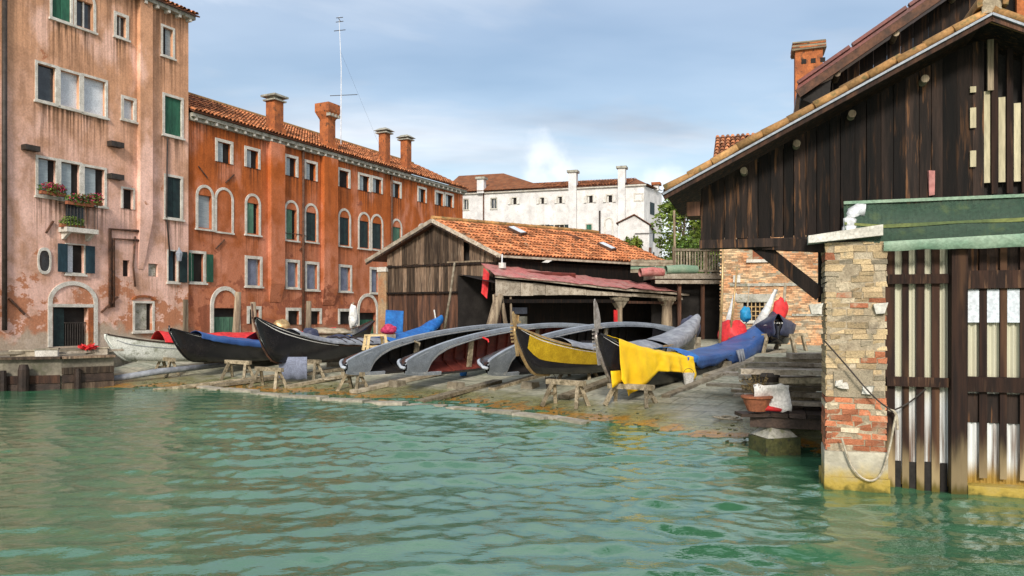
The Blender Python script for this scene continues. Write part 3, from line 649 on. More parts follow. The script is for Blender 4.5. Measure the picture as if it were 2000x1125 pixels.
def planters():
    for (x, y, lab, fl, wd_) in ((94, 376, 'window box of dark pink geraniums under the left pane', .9, .5), (140, 397, 'planter of pink flowers and leaves on the balcony rail', .35, .55), (170, 396, 'planter of pale pink flowers at the right end of the balcony rail', .6, .3), (132, 440, 'planter of green leaves without flowers on the balcony floor', 0, .5)):
        p = PP(x, y, -.30 if y < 390 else -.5 if y < 420 else -.3); w = peach_root.matrix_basis @ Vector(p)
        e = empty('flower_box', w, peach_root.rotation_euler.z, lab, 'flower box', 'flower boxes on the peach house')
        box('trough', M.terracotta, e, -wd_, wd_, -.09, .09, -.13, .0)
        m = MB(); leaf_cloud(m, (0, 0, .1), (wd_+.1, .24, .26), int(900*wd_), .06); m.build('leaves', M.leaf, e, attr=True, kind='stuff')
        if fl: m = MB(); leaf_cloud(m, (0, -.1, .18), (wd_+.06, .18, .2), int(700*wd_*fl), .045); m.build('flowers', M.flower, e, kind='stuff')
planters()

# ------------------------------------------------------------------ white building
WB = Fac(-5.45, 80, .955, -.296)
def white():
    b = WB.root('white_building'); tag(b, 'pale white plastered house behind the sheds with low red tiled roof', 'building')
    Q = WB; X0 = Q.t(880); X1 = Q.t(1258); ZT = 14.75; holes = []; g = []
    for i, q in enumerate(((905,916,388,410), (958,971,386,408), (997,1011,384,399), (1052,1065,384,398), (1087,1100,382,397), (1145,1160,380,396), (1183,1198,379,395), (1046,1066,437,452), (1081,1104,437,456), (1143,1158,436,452), (990,1006,434,450))):
        window(b, Q.rect(*q), holes, g, fw=.12, pane='dark' if i > 1 else 'glass', bars=1 if i in (0, 1, 7, 8) else 0, half=(M.white_frame, .3) if 1 < i < 7 else None, drip=.15, shut=(M.green_sh, 'closed') if i == 9 else (M.green_dk, 'open') if i in (7, 8) else (M.white_frame, 'open') if 1 < i < 7 else None, frame=M.stone if i > 1 else M.stone_dark, sill=i in (0, 1))
    r = Q.rect(1238,1257,377,393); MB().band([(r[0], r[2]), (r[0], r[3]), (r[1], r[3]), (r[1], r[2])], [(r[0]+.1, r[2]+.1), (r[0]+.1, r[3]-.1), (r[1]-.1, r[3]-.1), (r[1]-.1, r[2]+.1)], -.05, .02, closed=True).build('blocked_window', M.stone, b)
    r = Q.rect(1180,1198,424,470); zs = r[3]-(r[1]-r[0])/2; MB().band(arch_pts(r[0], r[1], r[2], zs), arch_pts(r[0]+.14, r[1]-.14, r[2], zs), -.06, .02).build('blind_arch', M.stone, b)
    wall(b, X0, X1, .9, ZT, holes, M.white_wall, g, step=.6)
    MB().box(X0, X1-.02, .3, 9, .9, ZT-.02).build('house_body', M.dark, b)
    # canted side wall on the right
    c = (X1, 0); sd = Vector((.5, .87)); a = math.atan2(WB.d[1], WB.d[0]); lx = sd.x*math.cos(a)+sd.y*math.sin(a); ly = -sd.x*math.sin(a)+sd.y*math.cos(a)
    e = (X1+lx*5.2, ly*5.2)
    MB().add([(X1, 0, .9), (e[0], e[1], .9), (e[0], e[1], ZT), (X1, 0, ZT)], [(0, 1, 2, 3)]).build('side_wall', M.white_wall, b)
    for zz in (12.2, 9.6, 7.3):
        p = Vector((X1+lx*1.6, ly*1.6, zz)); q = Vector((X1+lx*2.9, ly*2.9, zz)); nn = Vector((ly, -lx, 0))*.03
        MB().add([p+nn, q+nn, q+nn+Vector((0, 0, 1.2)), p+nn+Vector((0, 0, 1.2))], [(0, 1, 2, 3)]).build('window', M.green_dk, b)
    MB().box(X0, X1+.2, -.22, .1, ZT, ZT+.14).build('cornice', M.stone, b)
    V = Vector((0, 6, 1.55)); tile_roof('roof_tiles', b, (X0, -.3, ZT+.2), (1, 0, 0), V, X1-X0-1.5, V.length, tw=.3, tl=.6, r=.13)
    MB().add([(X1-1.6, -.3, ZT+.18), (X1+.35, -.2, ZT+.18), (e[0]+.2, e[1], ZT+.18), (X1-1.6, 5.5, ZT+1.72)], [(0, 1, 2, 3)]).build('hip_roof', M.tile, b)
    # taller roof at the left end
    MB().add([(X0-1, -.5, ZT+.25), (X0+10.5, -.5, ZT+.25), (X0+4.2, 5, ZT+2.95), (X0-1, 5, ZT+2.95)], [(0, 1, 2, 3)]).build('hip_roof', M.tile, b)
    for (a_, c_, yt, breast) in ((934,947,349,.0), (1112,1127,336,.5), (1208,1222,328,.5)):
        x0, x1 = Q.t(a_), Q.t(c_); zt = Q.at((a_+c_)/2, yt)[1]
        ch = MB().box(x0, x1, -.4, .4, ZT if not breast else 3, zt-.1).build('chimney', M.white_wall, b)
        MB().box(x0-.15, x1+.15, -.55, .55, zt-.1, zt+.12).build('chimney_cap', M.stone_dark, ch)
    for (px, yt, w, yy) in ((1004,343,.45,5.5), (1274,346,.25,3.0)):
        x = Q.t(px); zt = Q.at(px, yt)[1]; ch = MB().box(x-w, x+w, yy, yy+.8, ZT, zt-.25).build('chimney', M.white_wall, b); MB().box(x-w-.2, x+w+.2, yy-.2, yy+1, zt-.25, zt).build('chimney_cap', M.brick_or, ch)
    pipe(b, [(Q.t(945), -.1, ZT), (Q.t(945), -.1, 6)], .07, M.rust); pipe(b, [(Q.t(1172), -.2, Q.at(1172, 412)[1]), (Q.t(1172), -.2, 5)], .09, M.metal_dk, 'flue_pipe')
white()
def annex():
    A = Fac(10.0, 66, .97, -.24); b = A.root('gabled_annex'); tag(b, 'low white gabled outbuilding in front of the pale house', 'building')
    x0, x1 = A.t(1208), A.t(1268); zl = A.at(1210, 436)[1]; zt = A.at(1240, 421)[1]; xm = A.t(1239); zr = A.at(1268, 440)[1]
    MB().prism([(x0, .9), (x1, .9), (x1, zr), (xm, zt), (x0, zl)], 0, 5).build('wall', M.white_wall, b)
    for (p, q) in (((x0-.2, zl-.05), (xm, zt+.05)), ((xm, zt+.05), (x1+.2, zr-.05))):
        MB().add([(p[0], -.2, p[1]+.08), (q[0], -.2, q[1]+.08), (q[0], 5, q[1]+.08), (p[0], 5, p[1]+.08), (p[0], -.2, p[1]), (q[0], -.2, q[1]), (q[0], 5, q[1]), (p[0], 5, p[1])], [(0,1,2,3),(7,6,5,4),(0,4,5,1),(1,5,6,2),(2,6,7,3),(3,7,4,0)]).build('roof', M.roof_bed, b)
    pipe(b, [(A.t(1270), -.1, 8.0), (A.t(1270), -.1, 1)], .12, M.rust)
    MB().beam((A.t(1240), -.1, A.at(1255, 456)[1]), (A.t(1320), -.1, A.at(1255, 456)[1]), .05).build('cable', M.metal_dk, b)
annex()
# ------------------------------------------------------------------ trees
def tree(name, base, top, rad, label, mat, n, trunk_r=.16, sz=.16, group='trees behind the boatyard'):
    e = empty(name, base, 0, label, 'tree', group); h = top-base[2]
    m = MB(); m.tube([(0, 0, -.3), (.1, 0, h*.35), (-.05, .1, h*.65), (.1, 0, h*.9)], [trunk_r, trunk_r*.8, trunk_r*.5, .03], 7)
    m2 = MB()
    for k in range(26):
        a = random.random()*6.28; t = random.uniform(.45, .95); rr = random.uniform(.25, 1)*rad*math.sin(math.pi*min(1, max(.12, (t-.3)/.75)))
        c = Vector((math.cos(a)*rr, math.sin(a)*rr, h*t)); m.tube([(0, 0, h*(t-.25)), c*.6+Vector((0, 0, h*(t-.1)*.4)), c], [.05, .03, .012], 5)
        s = rad*random.uniform(.28, .5); leaf_cloud(m2, c, (s, s, s*.75), n//26, sz)
    m.build('trunk', M.bark, e); m2.build('crown', mat, e, attr=True, kind='stuff'); return e
tree('leafy_tree', (11.2, 50, 1), 10.3, 2.3, 'yellow green leafy tree beside the corner of the white house', M.leaf_y, 5200)
tree('leafy_tree', (13.8, 52, 1), 9.8, 2.4, 'darker green tree behind the timber terrace', M.leaf, 5200)
tree('bushy_tree', (10.0, 44, 1), 6.6, 1.6, 'low dark green bush growing over the shed roof end', M.leaf, 2600, sz=.12)
e = empty('roof_shrub', (6.45, 42.0, 5.2), 0, 'small yellow green shrub behind the shed roof', 'shrub')
m = MB(); m2 = MB()
for k in range(16):
    a = random.random()*6.28; d = Vector((math.cos(a)*.5, math.sin(a)*.5, random.uniform(.5, 1.2))); m2.tube([(0, 0, -3), (0, 0, 0), d], [.03, .02, .008], 5); leaf_cloud(m, d, (.22, .22, .3), 40, .11)
m2.build('stem', M.bark, e); m.build('leaves', M.leaf_y, e, attr=True, kind='stuff')

# ------------------------------------------------------------------ middle shed
G = Fac(-3.36, 36.0, .85, -.5)            # gable front, t=0 at the apex
GD = Vector((.80, .60, 0)).normalized()   # ridge direction on plan
def shed():
    b = G.root('boatyard_shed'); tag(b, 'grey brown plank boat shed with gable end and orange tiled roof', 'shed')
    a = -b.rotation_euler.z; rd = Matrix.Rotation(a, 4, 'Z') @ GD   # ridge direction in shed coordinates
    xl, zl = G.at(735, 508); xr, zr = G.at(988, 497); z_ap = G.at(861, 431)[1]
    roofz = lambda x: z_ap+(zl-z_ap)*(x/xl) if x < 0 else z_ap+(zr-z_ap)*(x/xr)
    wl = G.t(757); wr = xr-.25
    z1 = G.at(850, 516)[1]; z2 = G.at(850, 572)[1]
    ox0, ox1 = G.t(895), G.t(950)
    for (za, zb, mat, yo, lo_x) in ((z1, None, M.plank_mid, -.05, wl), (z2+.02, z1+.06, M.plank_mid, 0, wl), (.6, z2-.02, M.plank_low, .05, wl)):
        x = lo_x
        while x < wr:
            w = random.uniform(.19, .31); x2 = min(x+w, wr); gap = random.choice((.008, .012, .02)); xa, xb = x, x2-gap
            if zb is None and G.t(905) < (xa+xb)/2 < G.t(916): x = x2; continue
            if zb is not None and zb < z2 and ox0 < (xa+xb)/2 < ox1: x = x2; continue
            j = random.uniform(-.06, .04); y = yo+random.uniform(-.018, .018); t = random.uniform(-.012, .012)
            ta = roofz(xa)-.12 if zb is None else zb; tb = roofz(xb)-.12 if zb is None else zb
            if min(ta, tb) > za+.1+j:
                MB().hexa([(xa, y, za+j), (xb, y+t, za+j+random.uniform(-.03, .03)), (xb, y+.03, za+j), (xa, y+.03, za+j), (xa, y, ta), (xb, y+t, tb), (xb, y+.03, tb), (xa, y+.03, ta)]).build('plank', mat, b)
            x = x2
    for z in (z1-.06, z2-.0): MB().box(wl, wr, -.085, -.052, z-.03, z+.05, j=.006).build('batten', M.plank_dk, b)
    box('batten', M.post, b, G.t(875), G.t(940), -.1, -.06, z1+.02, z1+.09)
    # near-black sheet standing for interior shade, corner pier of plastered brick on the left
    MB().prism([(wl+.02, .5), (wr-.02, .5), (wr-.02, roofz(wr)-.2), (0, z_ap-.22), (wl+.02, roofz(wl)-.2)], .35, .42).build('interior_shade_sheet', M.dark, b)
    r0, r1 = G.t(741), G.t(757); MB().box(r0, r1-.01, -.1, 1.0, .6, G.at(745, 531)[1]).build('brick_pier', M.brick_wall, b)
    box('pier_capital', M.stone, b, r0-.03, r1+.03, -.15, 1.02, G.at(745, 531)[1], G.at(745, 522)[1])
    # roof: two slopes, skewed along the ridge, plus verge boards
    Ld = 10.2; A0 = Vector((0, 0, z_ap)); Lp = Vector((xl, 0, zl)); Rp = Vector((xr, 0, zr)); Y0 = -rd*.45
    V = A0-Rp; tile_roof('roof_tiles', b, Rp+Y0-V.normalized()*.15+Vector((0, 0, .03)), rd, V, Ld+1.2, V.length+.2, tw=.20, tl=.36, r=.085)
    V = A0-Lp; tile_roof('roof_tiles', b, Lp+Y0-V.normalized()*.1+Vector((0, 0, .03)), rd, V, Ld, V.length+.15, tw=.2, tl=.36, r=.085)
    k = 0.
    while k < Ld:
        p = A0+Y0+rd*k+Vector((0, 0, .1)); MB().tube([p, p+rd*.46], [.12, .10], 7).build('ridge_tile', M.tile_moss, b); k += .42
    for (p, q) in ((Lp-(A0-Lp).normalized()*.15, A0), (A0, Rp-(A0-Rp).normalized()*.2)):
        for (dz, m_, w) in ((-.02, M.fascia, .17), (-.16, M.plank_dk, .08)): MB().beam(p+Y0+Vector((0, -.03 if w > .1 else 0, dz)), q+Y0+Vector((0, -.03 if w > .1 else 0, dz)), .045, w).build('bargeboard', m_, b)
    # right wall below the eave
    ew = rd*(Ld+.4); s0 = Vector((wr, 0, 0)); s1 = s0+ew; up = Vector((0, 0, zr-.25))
    MB().add([s0+Vector((0, 0, .5)), s1+Vector((0, 0, .5)), s1+up, s0+up], [(0, 1, 2, 3)]).build('side_wall', M.plank_dk, b)
    MB().beam(Rp+Y0+Vector((.02, -.12, -.1)), Rp+ew+Vector((.02, -.12, -.1)), .1, .1).build('eaves_gutter', M.fascia, b)
    # back gable
    bo = rd*(Ld-.3); MB().add([Vector((wl, 0, .5))+bo, Vector((wr, 0, .5))+bo, Rp+bo-Vector((.2, 0, .1)), A0+bo-Vector((0, 0, .15)), Lp+bo-Vector((-.2, 0, .1))], [(0, 1, 2, 3, 4)]).build('back_wall', M.plank_dk, b)
    MB().add([Vector((wl, .0, .5)), Vector((wl, 0, .5))+bo, Vector((wl, 0, zl-.1))+bo, Vector((wl, .0, zl-.1))], [(0, 1, 2, 3)]).build('side_wall', M.plank_dk, b)
    # skylights
    V = (A0-Rp).normalized(); Nn = rd.cross(V).normalized(); Nn = Nn if Nn.z > 0 else -Nn
    for (kx, kv) in ((3.4, 2.9), (7.9, 1.55)):
        c = Rp+rd*kx+V*kv+Nn*.16; sk = MB().beam(c-V*.45, c+V*.45, .55, .16, up=Nn).build('skylight', M.rust, b); MB().beam(c-V*.38+Nn*.09, c+V*.38+Nn*.09, .42, .015, up=Nn).build('pane', M.pane_white, sk)
    # dormer hood at the ridge
    c = A0+rd*7.6+Vector((.25, -.1, -.05)); MB().hexa([c+Vector(q) for q in ((-.7,-.5,-.2),(.9,-.5,-.55),(.9,.5,-.55),(-.7,.5,-.2),(-.7,-.5,.22),(.9,-.5,-.38),(.9,.5,-.38),(-.7,.5,.22))]).build('dormer', M.roof_bed, b)
    # floodlight at the gable corner
    p = Vector((G.t(994), -.6, G.at(994, 520)[1])); f = MB().box(p.x-.1, p.x+.14, p.y-.1, p.y+.1, p.z-.12, p.z+.12).build('floodlight', M.white_frame, b); MB().tube([p, p+Vector((-.05, .1, .5))], .03, 6).build('bracket', M.zinc, f)
    for z in (3.2, 4.05):
        pass
shed()

# lean-to canopy on the right of the shed
def leanto():
    A = Vector((-.75, 32.2, 0)); D = Vector((.815, .58, 0)).normalized()
    Bk = Vector((-.35, 1, 0)).normalized()
    b = empty('lean_to_canopy', (A.x, A.y, 0), math.atan2(D.y, D.x), 'open timber lean-to with faded red sheet roof and pale fascia', 'canopy')
    f = Fac(A.x, A.y, D.x, D.y); rt = Matrix.Rotation(-b.rotation_euler.z, 4, 'Z'); bk = rt @ Bk
    def pt(x, y, o=0): t, z = f.at(x, y); return Vector((t, o, z))
    # fascia planks: one by one, sagging line
    top = [(968,546), (1040,553), (1100,560), (1160,568), (1215,572), (1345,580)]; bot = [(968,578), (1040,577), (1100,576), (1160,577), (1215,578), (1345,587)]
    tx = lambda x, c: float(np.interp(x, [p[0] for p in c], [p[1] for p in c]))
    x = 968
    while x < 1343:
        x2 = min(1343, x+random.uniform(22, 34)); a0, a1, b0, b1 = pt(x, tx(x, top)), pt(x2-.8, tx(x2, top)), pt(x, tx(x, bot)), pt(x2-.8, tx(x2, bot)); o = Vector((0, .03, 0)); q = Vector((0, random.uniform(-.015, .015), random.uniform(-.015, .015)))
        MB().hexa([b0+q, b1+q, b1+o+q, b0+o+q, a0+q, a1+q, a1+o+q, a0+o+q]).build('fascia_board', M.fascia, b); x = x2
    # roof edge board and red sheets
    pts = [(965,540), (1040,546), (1100,553), (1160,560), (1215,566), (1300,572), (1348,577)]
    for i in range(len(pts)-1): MB().beam(pt(*pts[i], -.12), pt(*pts[i+1], -.12), .12, .10).build('edge_board', M.fascia, b)
    xs = list(range(960, 1321, 15)); rows = []
    for u in (0, .33, .66, 1):
        rows.append([pt(x, np.interp(x, [960, 1200, 1320], [538, 561, 570]), -.25)+bk*(1.9*u)+Vector((0, 0, .62*u*(1-.25*(x-960)/360)+.13*noise.noise((x*.045, u*3, 2)))) for x in xs])
    s = MB().grid(rows).build('roof_sheet', M.pink_red, b); sm = s.modifiers.new('thick', 'SOLIDIFY'); sm.thickness = .02
    box('red_board', M.maroon, b, f.t(1046), f.t(1150), .9, .94, 3.95, 4.22, j=.03)
    for k_ in range(5): px_ = 1030+52*k_+random.uniform(-15, 15); c_ = pt(px_, 552+3*k_, .5+.25*(k_ % 3)); c_.z = 3.86-.07*k_+.1*(k_ % 3); MB().beam(c_, c_+Vector((random.uniform(1.2, 2.2), random.uniform(-.15, .2), -.04)), .16, .05).build('loose_board', random.choice((M.board, M.pink_red, M.plank_low)), b)
    # posts
    g0 = lambda x: gz(A.x+D.x*f.t(x), A.y+D.y*f.t(x))
    for (xt, yt, xb, r, m_) in ((978,575,948,.24,M.post), (1213,580,1213,.17,M.post), (1306,585,1306,.3,M.post), (1335,580,1333,.06,M.post), (982,575,1000,.10,M.post), (1000,575,1005,.06,M.post), (967,575,970,.06,M.post), (1360,580,1360,.11,M.post)):
        p = pt(xt, yt, .12); q = pt(xb, 640, .12); q.z = .5; MB().tube([p, p*.5+q*.5, q], [r*.8, r*.95, r], 9).build('post', m_, b, smooth=True)
    for xx in (1213, 1306):
        p = pt(xx, 585, .12); MB().box(p.x-.42, p.x+.42, -.1, .34, p.z-.05, p.z+.1, j=.02).hexa([(p.x-.15, .0, p.z-.4), (p.x+.15, .0, p.z-.4), (p.x+.15, .25, p.z-.4), (p.x-.15, .25, p.z-.4), (p.x-.4, -.05, p.z-.05), (p.x+.4, -.05, p.z-.05), (p.x+.4, .3, p.z-.05), (p.x-.4, .3, p.z-.05)]).build('post_capital', M.board, b)
    MB().beam(pt(968, 588, .1), pt(1215, 588, .1), .12, .16).build('beam', M.plank_dk, b)
    MB().beam(pt(1215, 590, .1), pt(1348, 592, .1), .12, .12).build('beam', M.plank_low, b)
    # near-black sheets for the shade inside the workshop and things on its shelves
    c = bk*2.1; p = pt(960, 600); q = pt(1410, 600)
    MB().add([Vector((p.x-1, 0, .4))+c, Vector((q.x+4, 0, .4))+c, Vector((q.x+4, 0, 4.0))+c, Vector((p.x-1, 0, 4.0))+c], [(0, 1, 2, 3)]).build('back_shade_sheet', M.dark, b)
    MB().add([Vector((p.x-1, 0, 4.05))+c, Vector((q.x+2, 0, 3.3))+c, Vector((q.x+2, .1, 3.2)), Vector((p.x+.2, .1, 3.62))], [(0, 1, 2, 3)]).build('ceiling_shade_sheet', M.dark, b)
    for (x0, x1, y0, y1, m_) in ((1040,1064,600,613,M.slate_cloth), (1039,1064,618,634,M.stone_dark)):
        a_, c_ = pt(x0, y0, 1.0), pt(x1, y1, 1.0); box('shelf_box', m_, b, a_.x, c_.x, 1.3, 1.6, c_.z, a_.z)
    p = pt(1200, 618, -.06); box('red_sign', M.red_tarp, b, p.x-.1, p.x+.12, -.09, -.06, p.z-.25, p.z+.3)
leanto()
# rolled red and green sheets on the canopy end
for (nm, x, y, m_, lab, L_) in (('rolled_sheet', 1250, 532, M.pink_red, 'roll of faded red sheeting at the end of the canopy roof', 1.2), ('rolled_sheet', 1300, 527, M.net_pale, 'roll of green sheeting beside the terrace railing', 1.6)):
    p = W(x, y, 35.5); a = Vector((.96, .25, .02)); o = MB().tube([p, p+a*L_*.5+Vector((0, 0, .03)), p+a*L_], [.2, .22, .19], 10, cap=False).build(nm, m_, smooth=True); tag(o, lab, 'sheet roll', 'rolled sheets on the canopy')

# timber terrace behind
def terrace():
    T = Fac(8.0, 38.0, .98, .1); b = T.root('timber_terrace'); tag(b, 'raised timber terrace with weathered vertical baluster railing', 'terrace')
    x0, x1 = T.t(1316), T.t(1440); zt = T.at(1360, 486)[1]; zb = T.at(1360, 531)[1]
    box('deck', M.fascia, b, x0-1.0, x1, -.15, 5, zb-.35, zb-.08); box('handrail', M.board, b, x0, x1, -.08, .06, zt-.12, zt); box('bottom_rail', M.board, b, x0, x1, -.06, .04, zb, zb+.1)
    x = x0+.05
    while x < x1: box('baluster', M.board, b, x, x+.07, -.03, .03, zb+.1, zt-.12, j=.008); x += .145
    for x in (x0, (x0+x1)/2): box('railing_post', M.post, b, x-.06, x+.06, -.05, .07, zb-.1, zt+.1)
    MB().tube([(x0+.1, .1, zb), (x0+.05, .1, zt+1.9)], .06, 6).build('pole', M.post, b)
    box('opening_shade_panel', M.dark, b, x0-.9, x1+1, .8, .9, .5, zb-.35); box('store_beam', M.fascia, b, x0-1, x1, -.22, -.16, zb-.6, zb-.42)  # near-black panel stands for the shade in the opening below the deck
    for x in (x0+.3, x0+1.5, x0+2.6): box('post', M.plank_low, b, x-.08, x+.08, 0, .16, .5, zb-.35)
    for k in range(4): box('rail_board', M.net_pale if k == 1 else M.board, b, x0-2.2, x0-.1, -.1-.02*k, -.06-.02*k, zb-.05+.16*k, zb+.08+.16*k, j=.02)
terrace()

# ------------------------------------------------------------------ brick building behind the waterside shed
def brickhouse():
    Bf = Fac(9.05, 33.0, .955, -.30); b = Bf.root('brick_building'); tag(b, 'old orange brick building seen under the dark shed overhang', 'building')
    z_t = 8.3; X1 = 9.5
    holes = [Bf.rect(1465,1500,478,509), Bf.rect(1447,1497,588,628)]; holes = [(a+.1, c-.1, d+.05, e-.05) for a, c, d, e in holes]
    mb = MB(); z = .6; k = 0
    while z < 7:
        x = -.12*(k % 2); 
        while x < 6.2:
            w = random.uniform(.22, .27); mb.cur = random.random()
            if not any(h[0]-.2 < x+w/2 < h[1]+.2 and h[2]-.1 < z < h[3]+.1 for h in holes) and random.random() > .1:
                d = random.uniform(.004, .03); mb.box(x, x+w-.015, -d, .01, z, z+.062, j=.004)
            x += w
        z += .075; k += 1
    wall(b, 0, X1, .5, z_t, holes, M.mortar, step=.6); mb.build('bricks', M.brick_wall, b, attr=True, kind='stuff')
    MB().box(.02, X1, .32, 8, .5, z_t-.03).build('house_body', M.dark, b); MB().box(-.01, .3, .012, 8, .5, z_t).build('end_wall', M.brick_wall, b)
    for i, h in enumerate(holes):
        w = MB().box(h[0], h[1], .15, .2, h[2], h[3]).build('window', M.brick_red if i == 0 else M.dark, b); box('sill', M.stone, w, h[0]-.25, h[1]+.15, -.12, .05, h[2]-.13, h[2])
        if i == 1:
            box('lintel', M.stone_dark, w, h[0]-.3, h[1]+.3, -.06, .05, h[3], h[3]+.35)
            for q in range(1, 5): xx = h[0]+(h[1]-h[0])*q/5; box('grille_bar', M.brass, w, xx-.02, xx+.02, .02, .05, h[2], h[3])
            for q in range(1, 4): zz = h[2]+(h[3]-h[2])*q/4; box('grille_bar', M.brass, w, h[0], h[1], .05, .08, zz-.02, zz+.02)
    z = Bf.at(1500, 556)[1]; box('stone_band', M.stone_dark, b, .3, 6, -.07, .02, z-.06, z+.06)
    z = Bf.at(1550, 615)[1]; box('stone_band', M.stone_dark, b, 2.8, 6, -.07, .02, z-.05, z+.05)
    for (x, y, w, h_) in ((1439,545,14,14), (1600,605,26,18)):
        r = Bf.rect(x-w/2, x+w/2, y-h_/2, y+h_/2); box('stone_block', M.stone, b, r[0], r[1], -.12, .02, r[2], r[3])
    # hipped tile roof rising above the shed verge
    za = Bf.at(1425, 318)[1]; V = Vector((2.6, 2.0, 1.35)); 
    MB().box(-.3, X1, -.3, .3, za-.25, za-.1).build('eaves', M.stone_dark, b); box('wall_top', M.brick_wall, b, .01, X1, .01, .3, z_t, za-.2)
    tile_roof('roof_tiles', b, (-.4, -.4, za), (1, 0, 0), (0, 2.3, 1.35), 8, 3.4, tw=.22, tl=.42, r=.1)
    x0, x1 = Bf.t(1556), Bf.t(1612); zt = Bf.at(1580, 62)[1]; xm = (x0+x1)/2
    ch = MB().box(x0, x1, 1.2, 2.2, za, zt-.35).build('chimney', M.brick_or, b)
    for q in range(5): MB().box(x0-.13, x1+.13, 1.07, 2.33, zt-.36+.07*q, zt-.30+.07*q, j=.02).build('cap_course', M.brick_or if q % 2 else M.brick_grey, ch)
    for q in range(3): xx = x0+.25+.38*q; box('vent_slot', M.dark, ch, xx, xx+.2, 1.185, 1.21, zt-.95, zt-.75)
brickhouse()

# ------------------------------------------------------------------ dark waterside shed on the right
RS = Fac(4.2, 10.3, .951, -.308)
def waterside():
    b = RS.root('waterside_shed'); tag(b, 'dark tarred timber shed overhanging the canal on a brick pier', 'shed')
    Q = RS; A = lambda x, y: Q.at(x, y)
    xe, ze = A(1302, 388); xa, za = A(1918, 52); xr, zr = A(2160, 140)
    rz = lambda x: ze+(za-ze)*(x-xe)/(xa-xe) if x < xa else za+(zr-za)*(x-xa)/(xr-xa)
    xl = Q.t(1367); zb_l = A(1367, 470)[1]; y0 = .16
    x = xl
    while x < Q.t(2150):
        w = random.uniform(.13, .185); x2 = x+w; px_gap = random.choice((.004, .006, .01))
        zlow = zb_l+.02+random.uniform(-.03, .02) if x < Q.t(1650) else A(1800, 380)[1]-.15
        if Q.t(1926) < x+w/2 < Q.t(2010):
            x = x2; continue
        y = y0+random.uniform(-.014, .014); xb = x2-px_gap; q = random.uniform(-.008, .008)
        hi0, hi1 = rz(x)-.1, rz(xb)-.1
        MB().hexa([(x, y, zlow), (xb, y+q, zlow), (xb, y+.03, zlow), (x, y+.03, zlow), (x, y, hi0), (xb, y+q, hi1), (xb, y+.03, hi1), (x, y+.03, hi0)]).build('plank', M.plank_dk, b)
        x = x2
    MB().prism([(xl+.02, zb_l+.06), (Q.t(2150), zb_l+.06), (Q.t(2150), rz(Q.t(2150))-.15), (xa, za-.15), (xl+.02, rz(xl)-.12)], y0+.10, y0+.14).build('interior_shade_sheet', M.dark, b)  # near-black sheet behind the planks, coloured as interior shade
    box('sill_beam', M.plank_dk, b, xl-.02, Q.t(1600), y0-.03, y0+.2, zb_l-.10, zb_l+.02)
    # pale slats with gaps beside the ridge post
    x = Q.t(1928)
    while x < Q.t(2010):
        box('pale_slat', M.cream_slat, b, x, x+.075, y0+.01, y0+.03, A(1950, 352)[1], rz(x)-.75); box('plank', M.slat, b, x+.085, x+.155, y0-.02, y0+.02, A(1950, 375)[1], rz(x)-.15); x += .17
    box('post', M.post, b, Q.t(1934), Q.t(1946), y0-.05, y0-.01, rz(Q.t(1930))-.75, rz(Q.t(1930))-.1)
    for (x_, y1_, y2_) in ((1906, 163, 175), (1906, 205, 245), (1906, 290, 322)):
        r = Q.rect(x_-6, x_+6, y1_, y2_); box('pale_patch', M.cream_slat, b, r[0], r[1], y0-.03, y0-.015, r[2], r[3])
    p = Q.rect(1817, 1830, 330, 378); box('pink_plank', M.pink_red, b, p[0], p[1], y0-.06, y0-.03, p[2], p[3], j=.015)
    # verge: zinc flashing, boards, over and barrel tiles one by one
    dl = Vector((xa-xe, 0, za-ze)); n_ = dl.normalized()
    dr = Vector((xr-xa, 0, zr-za)); nr = dr.normalized(); E = Vector((xe, 0, ze)); AP = Vector((xa, 0, za))
    for (p, v, L_) in ((E, n_, dl.length), (AP, nr, dr.length)):
        MB().beam(p+Vector((0, -.42, -.03)), p+v*L_+Vector((0, -.42, -.03)), .04, .10).build('bargeboard', M.plank_low, b)
        MB().beam(p+Vector((0, -.455, -.005)), p+v*L_+Vector((0, -.455, -.005)), .03, .028).build('flashing', M.grey_hull, b)
        up = Vector((-v.z, 0, v.x)); k = .02
        while k < L_-.1:
            q = p+v*k+Vector((0, -.37+random.uniform(-.02, .02), .075+random.uniform(-.012, .015))); MB().tube([q, q+v*.43+up*random.uniform(-.01, .03)], [.066, .05], 8).build('verge_tile', M.tile_moss, b, smooth=True)
            q2 = q+Vector((0, .17, -.01)); MB().tube([q2, q2+v*.43], [.066, .05], 8).build('verge_tile', M.tile_moss, b, smooth=True); k += .36
        MB().hexa([p+Vector((0, -.4, .02)), p+v*L_+Vector((0, -.4, .02)), p+v*L_+Vector((0, 2.2, .02)), p+Vector((0, 2.2, .02)), p+Vector((0, -.4, .07)), p+v*L_+Vector((0, -.4, .07)), p+v*L_+Vector((0, 2.2, .07)), p+Vector((0, 2.2, .07))]).build('roof_bed', M.plank_dk, b)
    q = AP+Vector((.0, -.48, .13)); MB().band([(q.x+.17*math.cos(math.pi*k/10), q.z+.17*math.sin(math.pi*k/10)) for k in range(-1, 12)], [(q.x+.11*math.cos(math.pi*k/10), q.z+.11*math.sin(math.pi*k/10)) for k in range(-1, 12)], -.48, 2.1).build('ridge_tile', M.tile_moss, b)
    box('ridge_mortar', M.mortar, b, xa-.09, xa+.09, -.44, -.38, za+.03, za+.22, j=.02)
    for (x_, y_) in ((1453, 334), (1556, 281), (1664, 223), (1806, 155)):
        t, z = A(x_, y_); MB().tube([(t, -.04, z), (t, .4, z)], .05, 10).build('purlin', M.post, b)
    # left eave end and its small box
    r = Q.rect(1340, 1366, 392, 420); box('eave_box', M.plank_low, b, r[0], r[1], .1, .6, r[2], r[3])
    # diagonal brace and cross beams behind
    t0, z0 = A(1470, 468); t1, z1 = A(1606, 575)
